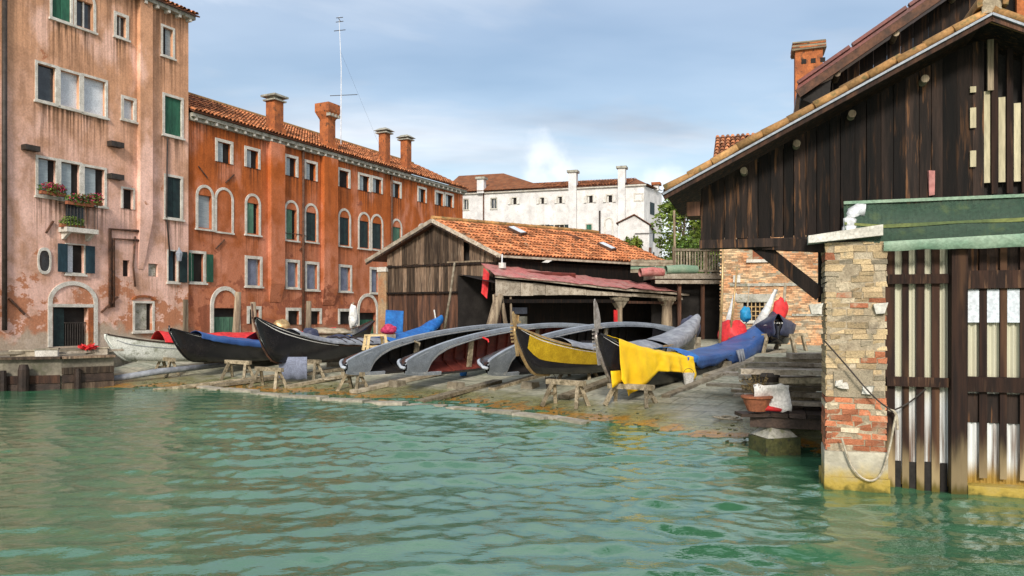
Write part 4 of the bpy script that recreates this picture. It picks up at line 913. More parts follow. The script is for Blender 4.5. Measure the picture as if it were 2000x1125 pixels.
    MB().beam((t0, .3, z0), (t1, .3, z1), .16, .18).build('brace', M.plank_dk, b); MB().beam((t0-.2, .35, zb_l-.02), (Q.t(1620), .1, zb_l-.12), .2, .16).build('beam', M.plank_dk, b)
    # ---- brick pier
    x0, x1 = 0.0, Q.t(1729); zc = A(1660, 474)[1]
    pr = MB().box(x0+.015, x1-.015, -.107, .55, -.6, zc).build('pier', M.mortar, b)
    zst = A(1670, 878)[1]
    bs = MB(); bs.box(x0-.015, x1+.015, -.17, .58, .17, zst-.006, j=.008); bs.build('base_stone', M.algae, pr); MB().box(x0-.03, x1+.03, -.19, .6, -.7, .162, j=.01).build('base_stone', M.algae, pr)
    z = zst+.004; k = 0; zm = A(1670, 775)[1]
    while z < zc-.03:
        red = z < zm; h = .078 if red else random.choice((.062, .07, .078, .095)); h = min(h, zc-z)
        x = x0-random.uniform(0, .16)
        while x < x1-.04:
            w = random.uniform(.2, .27) if red else random.uniform(.11, .27); xa_, xb_ = max(x, x0-.006), min(x+w-.012, x1+.006); x += w
            if xb_-xa_ < .035: continue
            d = random.uniform(.106, .118) if red else random.uniform(.100, .124)
            m_ = random.choice((M.brick_red, M.brick_red, M.brick_red, M.brick_pale)) if red else random.choice((M.brick_tan, M.brick_tan, M.brick_tan, M.brick_tan, M.brick_pale, M.brick_pale, M.brick_grey, M.brick_red if random.random() < .4 else M.brick_tan))
            MB().box(xa_, xb_, -d, .565, z, z+h-.009, j=.010).build('brick', m_, pr)
        z += h; k += 1
    # stone cap, knobs, plate painted as a shadowed hollow
    (ta, zA), (tb, zB) = A(1577, 469), A(1720, 455)
    MB().hexa([(ta, -.22, zA-.06), (tb, -.22, zB-.05), (tb, .6, zB-.05), (ta, .6, zA-.06), (ta, -.22, zA+.04), (tb, -.22, zB+.09), (tb, .6, zB+.09), (ta, .6, zA+.04)]).build('cap_stone', M.stone, pr)
    for (x_, y_, s) in ((1592, 604, -1), (1716, 603, 1)):
        t, z = A(x_, y_); MB().hexa([(t-.05, -.16, z-.07), (t+.05, -.17, z-.06), (t+.06, .1, z-.07), (t-.05, .1, z-.06), (t-.085, -.19, z+.06), (t+.09, -.18, z+.08), (t+.08, .1, z+.075), (t-.08, .1, z+.06)]).build('stone_bracket', M.stone, pr)
    r = Q.rect(1627, 1703, 722, 774); box('shadow_hollow_plate', M.brick_grey, pr, r[0], r[1], -.137, -.1, r[2], r[3], j=.01)
    for x_ in (1642, 1690):
        t, z = A(x_, 752)
        for q_ in range(3): a_ = random.uniform(-.04, .04); c_ = random.uniform(-.06, .05); s_ = random.uniform(.035, .06); MB().box(t+a_-s_, t+a_+s_, -.185, -.12, z+c_-s_*.8, z+c_+s_*.8, j=.02).build('rubble_stone', random.choice((M.stone_dark, M.brick_pale, M.stone)), pr)
    p = [Vector((A(x_, y_)[0], -.26, A(x_, y_)[1])) for x_, y_ in ((1606,663), (1648,710), (1700,772), (1738,800))]; MB().tube(sm(p), .011, 6).build('cable', M.metal_dk, pr)
    p = [Vector((A(x_, y_)[0], -.24, A(x_, y_)[1])) for x_, y_ in ((1640,850), (1660,910), (1690,935), (1715,925), (1730,880), (1742,815), (1745,805))]; MB().tube(sm(p), .014, 6).build('rope', M.rope, pr)
    # ---- slatted water gate on the right
    xs0 = x1+.03; xs1 = Q.t(1861); xp1 = Q.t(1890); xe1 = Q.t(2170); zt = A(1800, 480)[1]
    yb = .205
    # corrugated pale sheet behind the slats
    n = 160; rows = []
    for z in (.05, .8, 1.5, 2.2, zt):
        rows.append([(xs0+(xe1-xs0)*i/n, yb+.018*math.sin(i*1.35), z) for i in range(n+1)])
    MB().grid(rows).build('pale_sheet', M.sheet, b, smooth=True)
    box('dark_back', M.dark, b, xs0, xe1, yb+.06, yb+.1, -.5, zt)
    x = xs0-.01; k = 0
    while x < xs1-.04:
        w = random.uniform(.075, .095) if k else .12; box('slat', M.slat_wet, b, x, x+w, .145+random.uniform(-.008, .008), .172, -.4, zt+.02, j=.004); x += w+random.uniform(.085, .10); k += 1
    x = xs0+.10
    while x < xs1-.05: box('slot_shade_strip', M.dark, b, x, x+.085, yb-.026, yb-.022, -.3, A(1800, 907)[1]+random.uniform(-.02, .02)); x += .182  # near-black strips painted as the shade of open notches above the water
    box('gate_post', M.slat_wet, b, xs1-.02, xp1, -.02, .2, -.6, zt+.05, j=.01)
    for (ya, yb_, xa_, xb_) in ((535, 553, xs0, xs1), (738, 757, xs0, xs1), (738, 768, xp1, xe1), (528, 562, xp1, xe1)):
        zA, zB = A(1800 if xb_ == xs1 else 1945, yb_)[1], A(1800 if xb_ == xs1 else 1945, ya)[1]; box('cross_rail', M.slat, b, xa_, xb_-.022, .08, .125, zA, zB, j=.006)
    x = xp1+.03; k = 0
    z1_, z2_, z3_ = A(1945, 565)[1], A(1945, 630)[1], A(1945, 830)[1]
    box('dark_panel', M.plank_dk, b, xp1, xe1, .18, .20, z1_+.03, zt); box('dark_panel', M.plank_dk, b, xp1, xe1, .18, .20, z3_, A(1945, 772)[1])
    while x < xe1: box('slat', M.slat_wet, b, x+.135, x+.215, .13, .162, .2, zt, j=.004); box('white_pane', M.pane_white, b, x-.005, x+.13, .135, .15, z2_, z1_); x += .225; k += 1
    box('threshold', M.algae, b, xp1, xe1, -.03, .25, -.6, A(1945, 950)[1], j=.01)
    # white bent pipe on the cap
    t, z = A(1660, 440); P_ = [(t, -.02, z-.05), (t, -.02, z+.08), (t+.03, -.02, z+.16), (t+.10, -.02, z+.20), (t+.18, -.02, z+.19)]
    MB().tube(P_, [.085]*5, 12).build('flue_elbow', M.zinc, b, smooth=True); MB().tube([(t, -.02, z-.08), (t, -.02, z-.02)], .1, 12).build('pipe_collar', M.zinc, b)
    p = [Vector((A(x_, y_)[0], .05, A(x_, y_)[1])) for x_, y_ in ((1740,805), (1775,790), (1810,760))]; MB().tube(sm(p), .011, 6).build('cable', M.metal_dk, b)
    p = [Vector((A(x_, y_)[0], .03, A(x_, y_)[1])) for x_, y_ in ((1735,800), (1752,805), (1754,840))]; MB().tube(sm(p), .018, 6).build('rope', M.rope, b)
    return b
shed_root = waterside()
def netting():
    Q = RS; e = Q.root('green_netting'); tag(e, 'green ribbed mesh sheet hung along the dark shed above the water gate', 'netting')
    rows = []; n = 190; cols = []
    for i in range(n+1):
        x = 1648+(2140-1648)*i/n; t = Q.t(x); zt = Q.at(x, np.interp(x, [1648, 1750, 2000, 2140], [397, 390, 381, 377]))[1]; zb = Q.at(x, np.interp(x, [1648, 1722, 2000, 2140], [466, 478, 462, 458]))[1]
        c = .004*math.sin(i*1.9); cols.append([(t, .05-.16*u-.05*math.sin(u*3.1)+c+.03*noise.noise((t*1.5, u*2, 4)), zt+(zb-zt)*u) for u in (0, .2, .4, .6, .8, 1)])
    MB().grid(cols).build('mesh_sheet', M.net, e, smooth=True)
    MB().grid([[Vector(c[3])+Vector((0, -.012, .02)), Vector(c[3])+Vector((0, -.014, -.02+.008*math.sin(c[3][0]*5)))] for c in cols[::3]]).build('seam', M.seam, e)
    hem = []
    for i in range(61):
        x = 1722+(2140-1722)*i/60; t = Q.t(x); s = .02*noise.noise((t*3, 1, 1)); za = Q.at(x, np.interp(x, [1722, 2000, 2140], [474, 458, 454]))[1]; zb = Q.at(x, np.interp(x, [1722, 2000, 2140], [492, 484, 481]))[1]
        hem.append([(t, -.17+s, za), (t, -.2+s, (za+zb)/2), (t, -.15+s*1.5, zb+s)])
    MB().grid(hem).build('hem', M.net_pale, e, smooth=True)
    MB().beam((Q.t(1648), .02, Q.at(1648, 396)[1]), (Q.t(2140), .02, Q.at(2140, 376)[1]), .04).build('top_rail', M.net_pale, e)
netting()
def uppershed():
    U = Fac(4.2+.308*2.4, 10.3+.951*2.4, .951, -.308); b = U.root('upper_shed'); tag(b, 'higher dark timber shed with deep red roof edge behind the waterside shed', 'shed')
    x0, z0 = U.at(1556, 190); x1, z1 = U.at(2080, -172); v = Vector((x1-x0, 0, z1-z0)); n_ = v.normalized()
    x = U.t(1600)
    while x < U.t(2150):
        w = random.uniform(.16, .24); zl = 4.2; f = lambda q: z0+(z1-z0)*(q-x0)/(x1-x0)-.1
        MB().hexa([(x, 0, zl), (x+w-.006, 0, zl), (x+w-.006, .03, zl), (x, .03, zl), (x, 0, f(x)), (x+w-.006, 0, f(x+w)), (x+w-.006, .03, f(x+w)), (x, .03, f(x))]).build('plank', M.plank_dk, b); x += w
    P0 = Vector((x0, 0, z0)); L_ = v.length
    MB().beam(P0+Vector((0, -.42, -.06)), P0+v+Vector((0, -.42, -.06)), .05, .14).build('bargeboard', M.rust, b)
    MB().hexa([P0+Vector((0, -.45, .01)), P0+v+Vector((0, -.45, .01)), P0+v+Vector((0, 1.6, .01)), P0+Vector((0, 1.6, .01)), P0+Vector((0, -.45, .09)), P0+v+Vector((0, -.45, .09)), P0+v+Vector((0, 1.6, .09)), P0+Vector((0, 1.6, .09))]).build('red_roof', M.maroon, b)
    k = 0
    while k < L_: q = P0+n_*k+Vector((0, -.44, .11)); MB().beam(q, q+n_*.9, .1, .05).build('verge_cap', M.maroon, b); k += .95
    for k in (.7, 1.7, 2.7, 3.7): q = P0+n_*k+Vector((0, -.38, -.16)); MB().tube([q, q+Vector((0, .4, 0))], .05, 8).build('purlin', M.post, b)
    MB().hexa([P0+Vector(q) for q in ((.05,-.35,-.12),(.45,-.35,-.35),(.45,.3,-.35),(.05,.3,-.12),(.05,-.35,-.03),(.5,-.35,.15),(.5,.3,.15),(.05,.3,-.03))]).build('eave_soffit', M.dark, b)
    t, z = U.at(1535, 238); MB().beam((t-.12, -.1, z-.08), (t+.2, -.1, z+.1), .06).build('gutter', M.cyan, b)
    box('back_wall', M.dark, b, U.t(1600), U.t(2150), .2, .3, 2.5, 4.6)
    t, z = U.at(1990, 30); box('brick_corner', M.brick_or, b, U.t(1982), U.t(2010), -.1, -.02, U.at(1985, 60)[1], z+.6)
uppershed()
# ------------------------------------------------------------------ quay on the left
def quay():
    front = [W(-260, 770, 22.8), W(-20, 767, 23.0), W(120, 762, 23.6), W(222, 752, 24.6)]
    f = [(p.x, p.y) for p in front]; back = [(-14.9, 27.6), (-14.9, 37), (-24, 30), (-50, 30)]
    poly = f+back; n = len(poly)
    m = MB(); m.add([(x, y, -.8) for x, y in poly]+[(x, y, .93) for x, y in poly], [tuple(range(n, 2*n))]+[(i, (i+1) % n, n+(i+1) % n, n+i) for i in range(n)])
    q = m.build('quay', M.quay_dark); tag(q, 'stone quay below the peach house', 'quay', kind='structure')
    # dark timber fender face, board by board
    for i in range(3):
        a, b = Vector((*f[i], 0)), Vector((*f[i+1], 0)); d = (b-a); L_ = d.length; d.normalize(); nn = Vector((d.y, -d.x, 0)); k = 0
        while k < L_-.1:
            for z0, z1 in ((-.5, .18), (.2, .44), (.46, .66)):
                w = min(random.uniform(1.4, 2.6), L_-k); p = a+d*k+nn*.04; r = p+d*(w-.02); o = nn*random.uniform(.03, .09)
                if z0 > .4 and random.random() < .35: continue
                MB().hexa([p+Vector((0, 0, z0))+o, r+Vector((0, 0, z0))+o, r+Vector((0, 0, z0)), p+Vector((0, 0, z0)), p+Vector((0, 0, z1))+o, r+Vector((0, 0, z1))+o, r+Vector((0, 0, z1)), p+Vector((0, 0, z1))]).build('fender_board', random.choice((M.timber, M.timber, M.plank_low, M.plank_mid)), q)
            k += random.uniform(1.2, 2.0)
        for kk in np.arange(.4, L_, 1.5):
            p = a+d*kk+nn*.2; MB().tube([(p.x, p.y, -.8), (p.x, p.y, .35), (p.x, p.y, .62)], [.10, .10, .085], 8).build('mooring_pile', M.timber, q)
    for i in range(3):
        a, b = Vector((*f[i], .97)), Vector((*f[i+1], .97)); MB().beam(a, b, .36, .07).build('edge_board', M.plank_mid, q)
quay()
def plank_things(rows, name, cat, group):
    for (p, q, w, h, m_, lab) in rows:
        o = MB().beam((0, 0, 0), Vector(q)-Vector(p), w, h).build(name, m_); o.location = p; tag(o, lab, cat, group)
a = W(0, 683, 23.6); b_ = W(205, 674, 25.4)
plank_things([((a.x, a.y, 1.10), (b_.x, b_.y, 1.14), .3, .07, M.board, 'long pale plank lying along the left quay edge'),
              ((a.x-.5, a.y+.5, 1.04), (b_.x-1.5, b_.y+.2, 1.04), .4, .06, M.post, 'brown board under the pale plank on the left quay'),
              ((W(110,690,24.4).x, 24.4, 1.07), (W(240,682,25.6).x, 25.6, 1.12), .22, .07, M.fascia, 'short plank with its end past the quay corner')], 'quay_plank', 'plank', 'planks on the left quay')
p = W(172, 682, 24.9); m = MB(); leaf_cloud(m, (0, 0, .05), (.3, .2, .06), 60, .12); o = m.build('red_cloth', M.red_tarp); o.location = (p.x, p.y, 1.18); tag(o, 'crumpled red cloth on the planks of the left quay', 'cloth')
for (x, y, Y, lab) in ((125, 738, 24.0, 'short dark pile with a red band beside the quay'), (155, 722, 24.6, 'thick dark mooring pile at the quay corner'), (45, 722, 23.0, 'dark timber pile at the left end of the quay')):
    p = W(x, y, Y); e = empty('mooring_post', (p.x, p.y, -.6), 0, lab, 'mooring post', 'mooring posts along the quay')
    MB().tube([(0, 0, 0), (.02, 0, p.z+.6), (.02, 0, p.z+.75)], [.16, .15, .11], 10).build('pile', M.timber, e)
    if x == 125: MB().tube([(.01, 0, .75), (.01, 0, 1.0)], .165, 10).build('red_band', M.red_tarp, e)
a = W(160, 752, 24.2); b_ = W(445, 716, 27.5); a.z = .12; b_.z = gz(b_.x, b_.y)+.25
o = MB().tube([(0, 0, 0), (b_-a)*.5+Vector((0, 0, .06)), b_-a], [.09, .11, .08], 8).build('grey_spar', M.grey_tarp, smooth=True); o.location = a; tag(o, 'long grey spar sloping up from the water below the off white boat', 'spar')
for (x, Y, w, h, m_, lab) in ((92, 23.9, .3, .22, M.stone, 'pale stone block on the quay edge above the red banded pile'), (60, 24.2, .5, .16, M.board, 'flat wooden box lying on the left quay'), (190, 25.2, .32, .2, M.fascia, 'small weathered crate at the quay corner')):
    p = W(x, 690, Y); e = empty('quay_crate', (p.x, p.y, .99), .4, lab, 'crate'); box('crate_side', m_, e, -w, w, -w*.6, w*.6, 0, h, j=.01); box('lid', M.board, e, -w-.03, w+.03, -w*.6-.03, w*.6+.03, h, h+.04, j=.008)
# wooden slip rails lying on the slope
def slip_rails():
    hd = Vector((.62, .78)); lab = [(1300,790,5.5), (1100,780,3.8), (960,765,4), (690,760,3.6), (560,752,5), (420,748,5), (1380,770,6), (820,775,3.2), (300,752,4)]
    for i, (x, y, L_) in enumerate(lab):
        Y = 1500*2.15/(y-H); p = W(x, y, Y); d = Vector((hd.x, hd.y)) if x > 500 else Vector((.8, .6)); k = 0
        e = Vector((p.x, p.y, gz(p.x, p.y)+.05)); q = Vector((p.x+d.x*L_, p.y+d.y*L_, 0)); q.z = gz(q.x, q.y)+.07
        names = ['under the yellow sheet', 'in front of the yellow striped gondola', 'before the right overturned hull', 'before the left overturned hull', 'under the slate cloth', 'below the blue covered gondola', 'beside the hull of the yellow draped gondola', 'before the maroon overturned hull', 'below the off white boat']
        o = MB().beam((0, 0, 0), q-e, .34 if i % 2 else .22, .09).build('slip_rail', M.trestle if i % 3 else M.board); o.location = e; tag(o, 'flat timber slip rail on the ramp '+names[i], 'rail', 'timber rails on the slipway')
slip_rails()
# pale ledge stones along the waterline
k = 0
pts = [(395,757), (440,762), (500,768), (560,775), (640,781), (720,787), (800,791), (880,796), (950,803), (1010,810), (1080,820), (1150,828)]
e0 = empty('waterline_kerb', (0, 0, 0), 0, 'pale worn stone kerb along the water edge of the slipway', 'kerb')
for (x, y), (x2, y2) in zip(pts, pts[1:]):
    Y, Y2 = F*HC/(y-H)+.05, F*HC/(y2-H)+.05; a, b_ = W(x, y, Y), W(x2, y2, Y2); a.z = -.02+random.uniform(-.03, .03); b_.z = -.02+random.uniform(-.03, .03); a.y += random.uniform(-.12, .12); b_.y += random.uniform(-.12, .12); b_ = a+(b_-a)*random.uniform(.86, .97); MB().beam(a, b_, .3+.1*random.random(), .12+.03*random.random()).build('kerb_stone', M.quay, e0)

# ------------------------------------------------------------------ boats
LB = 10.8
def shape(s, L_=LB, bow=.78, stern=.85, beam=.71, ex=2.1, sr=.085, mid=.60, kst=.26, ss=.93, wx=.72):
    w = beam*max(.02, math.sin(math.pi*min(1, max(0, s*.96+.02))))**wx
    h = mid+bow*max(0, (.42-s)/.42)**ex+stern*max(0, (s-.58)/.42)**2.1
    k = .22*max(0, (.32-s)/.32)**2+kst*max(0, (s-.66)/.34)**2
    tb = max(0, 1-s/sr)**1.7; ts = max(0, (s-ss)/(1-ss))**1.7
    k = k+(h-.12-k)*max(tb, ts)
    b = .44*beam/.71*max(0., math.sin(math.pi*min(1, max(0, (s-.02)/.96))))**.8
    return w, h, min(k, h-.06), min(b, w*.75)
def side_pt(s, u, **kw):      # u: 0 chine, 1 gunwale
    w, h, k, b = shape(s, **kw); return b+(w-b)*(u**.8), k+(h-k)*u
ST = [(1-math.cos(math.pi*i/56))/2 for i in range(57)]
US = (0, .25, .5, .75, 1)
class Boat:
    def __init__(s, name, label, pos, hd, zk, roll=0, pitch=0, hull=None, inner=None, L_=LB, group='gondolas drawn up on the slipway', cat='gondola', **kw):
        s.e = empty(name, (0, 0, 0), 0, label, cat, group); s.L = L_; s.kw = kw
        l = math.hypot(*hd); hx, hy = hd[0]/l, hd[1]/l
        m = Matrix(((hx, -hy, 0, pos[0]), (hy, hx, 0, pos[1]), (0, 0, 1, zk), (0, 0, 0, 1)))
        s.m = m @ Matrix.Rotation(R(-pitch), 4, 'Y') @ Matrix.Rotation(R(roll), 4, 'X'); s.e.matrix_world = s.m
        P = []
        for t in ST:
            w, h, k, b = shape(t, **kw); x = t*L_
            r = [(x, -q, z) for q, z in (side_pt(t, u, **kw) for u in US[::-1])]+[(x, 0, k)]+[(x, q, z) for q, z in (side_pt(t, u, **kw) for u in US)]
            P.append(r)
        MB().grid(P).build('hull', hull or M.black, s.e, smooth=True)
        Pi = []
        for t in [q for q in ST if .03 < q < .97]:
            r = []
            for sg in (-1, 1):
                c = [(t*L_, sg*max(.01, q-.035), z+.03*(u < 1)-.004) for u, (q, z) in ((u, side_pt(t, u, **kw)) for u in US)]
                r += c[::-1] if sg < 0 else c
            Pi.append(r)
        MB().grid(Pi).build('inner_planking', inner or M.black_in, s.e, smooth=True)
    def strip(s, name, mat, s0, s1, u0, u1, off, sides=(-1, 1), n=30):
        for sg in sides:
            P = []
            for i in range(n+1):
                t = s0+(s1-s0)*i/n; row = []
                for u in (u0, (u0+u1)/2, u1): q, z = side_pt(t, u, **s.kw); row.append((t*s.L-(off if t < .02 else 0), sg*(q+off), z-off*.3))
                P.append(row)
            MB().grid(P).build(name, mat, s.e, smooth=True)
    def rail(s, mat, s0=.0, s1=1., wd=.07, hh=.035, name='gunwale'):
        for sg in (-1, 1):
            m = MB(); n = 44; rows = []
            for i in range(n+1):
                t = s0+(s1-s0)*i/n; w, h, k, b = shape(t, **s.kw); x = t*s.L; wi = max(.0, w-wd)
                rows.append([(x, sg*(w+.015), h-hh), (x, sg*(w+.015), h+.015), (x, sg*wi, h+.02), (x, sg*wi, h-hh)])
            m.grid(rows).build(name, mat, s.e)
    def deck(s, mat, s0, s1, crown=.06, name='deck', lift=.012):
        P = []
        for i in range(25):
            t = s0+(s1-s0)*i/24; w, h, k, b = shape(t, **s.kw); P.append([(t*s.L, w*v*.985, h+lift+crown*(1-v*v)*min(1, w/.4)) for v in (-1, -.6, -.2, .2, .6, 1)])
        return MB().grid(P).build(name, mat, s.e, smooth=True)
    def ribs(s, mat, n=15, s0=.22, s1=.8):
        for i in range(n):
            t = s0+(s1-s0)*i/(n-1); x = t*s.L; pts = []
            for u in (1, .5, .08): q, z = side_pt(t, u, **s.kw); pts.append((x, q-.06, z+.02))
            pts = [(x, -q, z) for _, q, z in [(0, p[1], p[2]) for p in pts]]+[(x, p[1], p[2]) for p in pts[::-1]]
            m = MB(); [m.beam(a, b, .06, .06, up=(1, 0, 0)) for a, b in zip(pts, pts[1:])]; m.build('rib', mat, s.e)
    def side_deck(s):                    # grey fore deck running back as a band along the upper gunwale
        n = 90; rows = []; l1 = []; l2 = []
        for i in range(n+1):
            t = .005+.985*(i/n)**1.6; w, h, k, b = shape(t, **s.kw); x = t*s.L
            bw = float(np.interp(t, [0, .092, .112, .14, .18, .3, .6, .85, 1], [2, 2, .44, .30, .22, .17, .14, .13, .3])); yi = max(-w, w-bw)
            if .092 < t < .112: f = (t-.092)/.02; yi = max(-w, w-2*w*(1-f)-.44*f)
            z = h+.016; rows.append([(x, w+.02, h-.07), (x, w+.02, z), (x, (w+yi)/2, z+.012), (x, yi, z), (x, yi, z-.05)])
            if t > .075 and t < .6: l1.append([(x, yi+.025, z+.006), (x, yi+.04, z+.007)]); l2.append([(x, yi+.065, z+.008), (x, yi+.08, z+.009)])
        MB().grid(rows).build('side_deck', M.grey_hull, s.e); MB().grid(l1).build('white_line', M.pin, s.e); MB().grid(l2).build('white_line', M.pin, s.e)
    def thwart(s, mat, t):
        w, h, k, b = shape(t, **s.kw); MB().box(t*s.L-.1, t*s.L+.1, -w+.05, w-.05, h-.16, h-.12).build('thwart', mat, s.e)
    def stem(s, mat, r=.035, upto=.14, name='stem_post', ext=.0):
        pts = []; w, h, k, b = shape(0, **s.kw); pts.append((-.02-ext*.2, 0, h+ext))
        for i in range(9): t = upto*i/8; w, h, k, b = shape(t, **s.kw); pts.append((t*s.L-.03, 0, k-.01))
        MB().tube(pts, r, 8).build(name, mat, s.e, smooth=True)
    def ferro(s, mat, hgt=.62):
        w, h, k, b = shape(0, **s.kw); e = s.e
        out = [(.06, h-.75), (.0, h-.45), (-.04, h-.15), (-.05, h+.1), (-.07, h+.16), (-.09, h+.35), (-.09, h+hgt-.06), (-.06, h+hgt), (.04, h+hgt-.12), (.13, h+hgt-.34), (.17, h+.3), (.16, h+.16), (.07, h+.10), (.06, h-.12), (.10, h-.45), (.17, h-.75)]
        f = MB().prism(out, -.014, .014).build('ferro', mat, e)
        for i in range(6): z = h+.08-.09*i; MB().box(-.17+.02*max(0, i-3), -.035, -.012, .012, z-.024, z+.024).build('tooth', mat, f)
        MB().box(.1, .24, -.012, .012, h+.1, h+.15).build('tooth', mat, f)
    def cover(s, name, label, mat, s0, s1, crown=.12, drop=.12, off=.03, cat='tarpaulin', group='boat covers', wr=.03, seed=0., tail=None, dropf=None):
        P = []; n = 96
        for i in range(n+1):
            t = s0+(s1-s0)*i/n; w, h, k, b = shape(t, **s.kw); x = t*s.L; r = []
            d = dropf(i/n) if dropf else drop
            for sg, seq in ((-1, (1, .66, .33, 0)), (0, (-.75, -.45, -.15, .15, .45, .75)), (1, (0, .33, .66, 1))):
                for v in seq:
                    if sg:
                        u = max(0.05, 1-v*d/max(.1, h-k)); q, z = side_pt(t, u, **s.kw); y = sg*(q+off+.02*v); zz = z+.035*(v == 0)
                    else: y = v*(w+off*.5); zz = h+.03+crown*(1-v*v)
                    nz = noise.noise((x*1.1+seed, y*2.3, zz*2)); r.append((x, y+wr*nz*(1 if sg else .3), zz+wr*1.2*nz*(0 if sg else 1)+.022*noise.noise((x*4+y*3, y*2, seed))+.010*noise.noise((x*9, y*5, seed))))
            P.append(r)
        o = MB().grid(P).build(name, mat, smooth=True); o.matrix_world = s.m; tag(o, label, cat, group); sm = o.modifiers.new('thick', 'SOLIDIFY'); sm.thickness = .008; return o
HD = (.62, .78); HL = (.45, .893)
def on(x, y, Y): p = W(x, y, Y); return (p.x, p.y)
# three overturned grey hulls
for (x, y, Y, inner, lab, rl) in ((638, 720, 22.3, M.black_in, 'leftmost overturned grey gondola hull with black inside', 101), (750, 720, 21.7, M.maroon, 'middle overturned grey gondola hull with maroon inside', 101), (906, 720, 21.0, M.black_in, 'rightmost overturned grey gondola hull behind the two iron prows', 101)):
    c = on(x, y, Y); B = Boat('overturned_gondola', lab, c, HD, .95+(22.3-Y)*.06, roll=rl, pitch=4.0, hull=M.black, inner=inner, group='overturned gondola hulls', ex=2.4, sr=.05, bow=.34, mid=.52, beam=.64, wx=.5)
    B.side_deck(); B.rail(M.grey_light, .0, .16, wd=.08); B.rail(M.black, .16, 1., wd=.05); B.stem(M.grey_light, .045, .05, ext=.02); B.ribs(M.black_in if inner == M.black_in else M.maroon, 13); B.thwart(M.trestle, .3); B.thwart(M.trestle, .62)
    B.deck(M.black, .85, .985, .02, lift=-.03)
    for k, t in enumerate((.27, .33)):
        w, h, kk, b = shape(t, **B.kw); m = MB(); m.tube([(t*LB, w-.12, h-.05), (t*LB+.1, w-.2, h+.18), (t*LB-.05, w-.22, h+.32)], [.035, .04, .025], 6); m.build('oar_bracket', M.trestle if k == 0 else M.red_tarp, B.e, smooth=True) if (k == 0) == (inner != M.maroon) else None
# gondola with yellow strake
c = on(1006, 640, 19.6); B7 = Boat('gondola', 'black gondola with yellow band along its side and grey cover', c, HD, .60, pitch=.6)
B7.strip('yellow_strake', M.yellow, .035, .6, .38, .93, .008); B7.strip('white_line', M.pin, .01, .5, .955, .975, .012); B7.rail(M.brass, wd=.06); B7.stem(M.brass, .045, .14); B7.ferro(M.brass, .40); B7.deck(M.black, .005, .24); B7.deck(M.black, .72, .99); B7.strip('white_line', M.pin, .01, .5, .88, .90, .012)
B7.cover('grey_boat_cover', 'pale grey cover with dark straps over the yellow banded gondola', M.grey_tarp, .17, .62, crown=.16, drop=.03, seed=3)
for t in (.3, .36, .45):
    w, h, k, b = shape(t); o = MB().tube([(t*LB, -w-.03, h+.04), (t*LB+.25, -.2, h+.22), (t*LB+.4, w*.6, h+.2)], .03, 6).build('cover_strap', M.black, B7.e)
B7.cover('stern_cover', 'silver grey cover over the raised stern left of the blue tarpaulin', M.grey_tarp, .66, .995, crown=.14, drop=.30, seed=9)
# gondola with yellow and blue tarpaulins
c = on(1166, 640, 17.9); B8 = Boat('gondola', 'black gondola with tall iron prow under yellow and blue tarpaulins', c, HD, .44, pitch=1.0, bow=.82, stern=.80, kst=.08, ss=.965)
B8.rail(M.black, wd=.07); B8.stem(M.iron, .04, .12); B8.ferro(M.iron, .80); B8.deck(M.black, .005, .26); B8.deck(M.black, .72, .99); B8.strip('white_line', M.pin, .01, .2, .955, .975, .012, (-1,)); B8.strip('white_line', M.pin, .01, .2, .88, .9, .012, (-1,)); B8.strip('rubbing_strake', M.fascia, .28, .66, .80, .9, .02)
B8.cover('blue_tarpaulin', 'blue tarpaulin over the stern half of the right gondola', M.blue_tarp, .36, .998, crown=.07, off=.05, wr=.06, seed=5, dropf=lambda q: .14+.42*q+.10*math.sin(q*17)+.05*math.sin(q*41))
B8.cover('bright_blue_sheet', 'bright blue sheet folded beside the yellow tarpaulin', M.blue_bright, .31, .37, crown=.24, drop=.12, off=.06, seed=2)
# yellow tarpaulin: over the bow and hanging on the near side
def yellow():
    P = []; n = 90
    for i in range(n+1):
        q = i/n; t = .05+.29*q; w, h, k, b = shape(t, **B8.kw); x = t*LB; r = []
        dn = float(np.interp(q, [0, .06, .18, .35, .45, .62, .8, .9, .94, 1], [.95, 1.32, 1.08, .72, .48, .42, .42, .48, .66, .50]))
        for v in (1, .9, .8, .7, .6, .5, .4, .3, .2, .1, 0): r.append((x+.05*v*math.sin(q*19), -(w+.05+.05*v+.045*v*math.sin(q*27+2*math.sin(q*9))+.03*noise.noise((q*12, v*3, 1))), h+.04-dn*v))
        for v in (-.8, -.5, -.2, .1, .4, .7): r.append((x, v*w, h+.05+.10*(1-v*v)*min(1, w/.4)+.05*noise.noise((q*9, v*2.5, 4))))
        for v in (0, .3, .6, 1): r.append((x, w+.05+.03*v, h+.04-.5*v))
        P.append(r)
    o = MB().grid(P).build('yellow_tarpaulin', M.yellow_tarp, smooth=True); o.matrix_world = B8.m; tag(o, 'bright yellow tarpaulin draped over the bow of the right gondola', 'tarpaulin', 'boat covers'); sm = o.modifiers.new('thick', 'SOLIDIFY'); sm.thickness = .008
    P = []
    for i in range(13):
        q = i/12; x = .36+.75*q; w = .16+.1*q; r = [(x, -w-.04*v-.02*math.sin(q*9), .52-.02*q-v*(.40-.12*math.sin(q*3))) for v in (0, .25, .5, .75, 1)]; P.append(r)
    o = MB().grid(P).build('orange_flap', M.yellow_tarp, smooth=True); o.matrix_world = B8.m; tag(o, 'small orange yellow flap hanging under the iron prow', 'tarpaulin', 'boat covers'); sm = o.modifiers.new('thick', 'SOLIDIFY'); sm.thickness = .008
yellow()
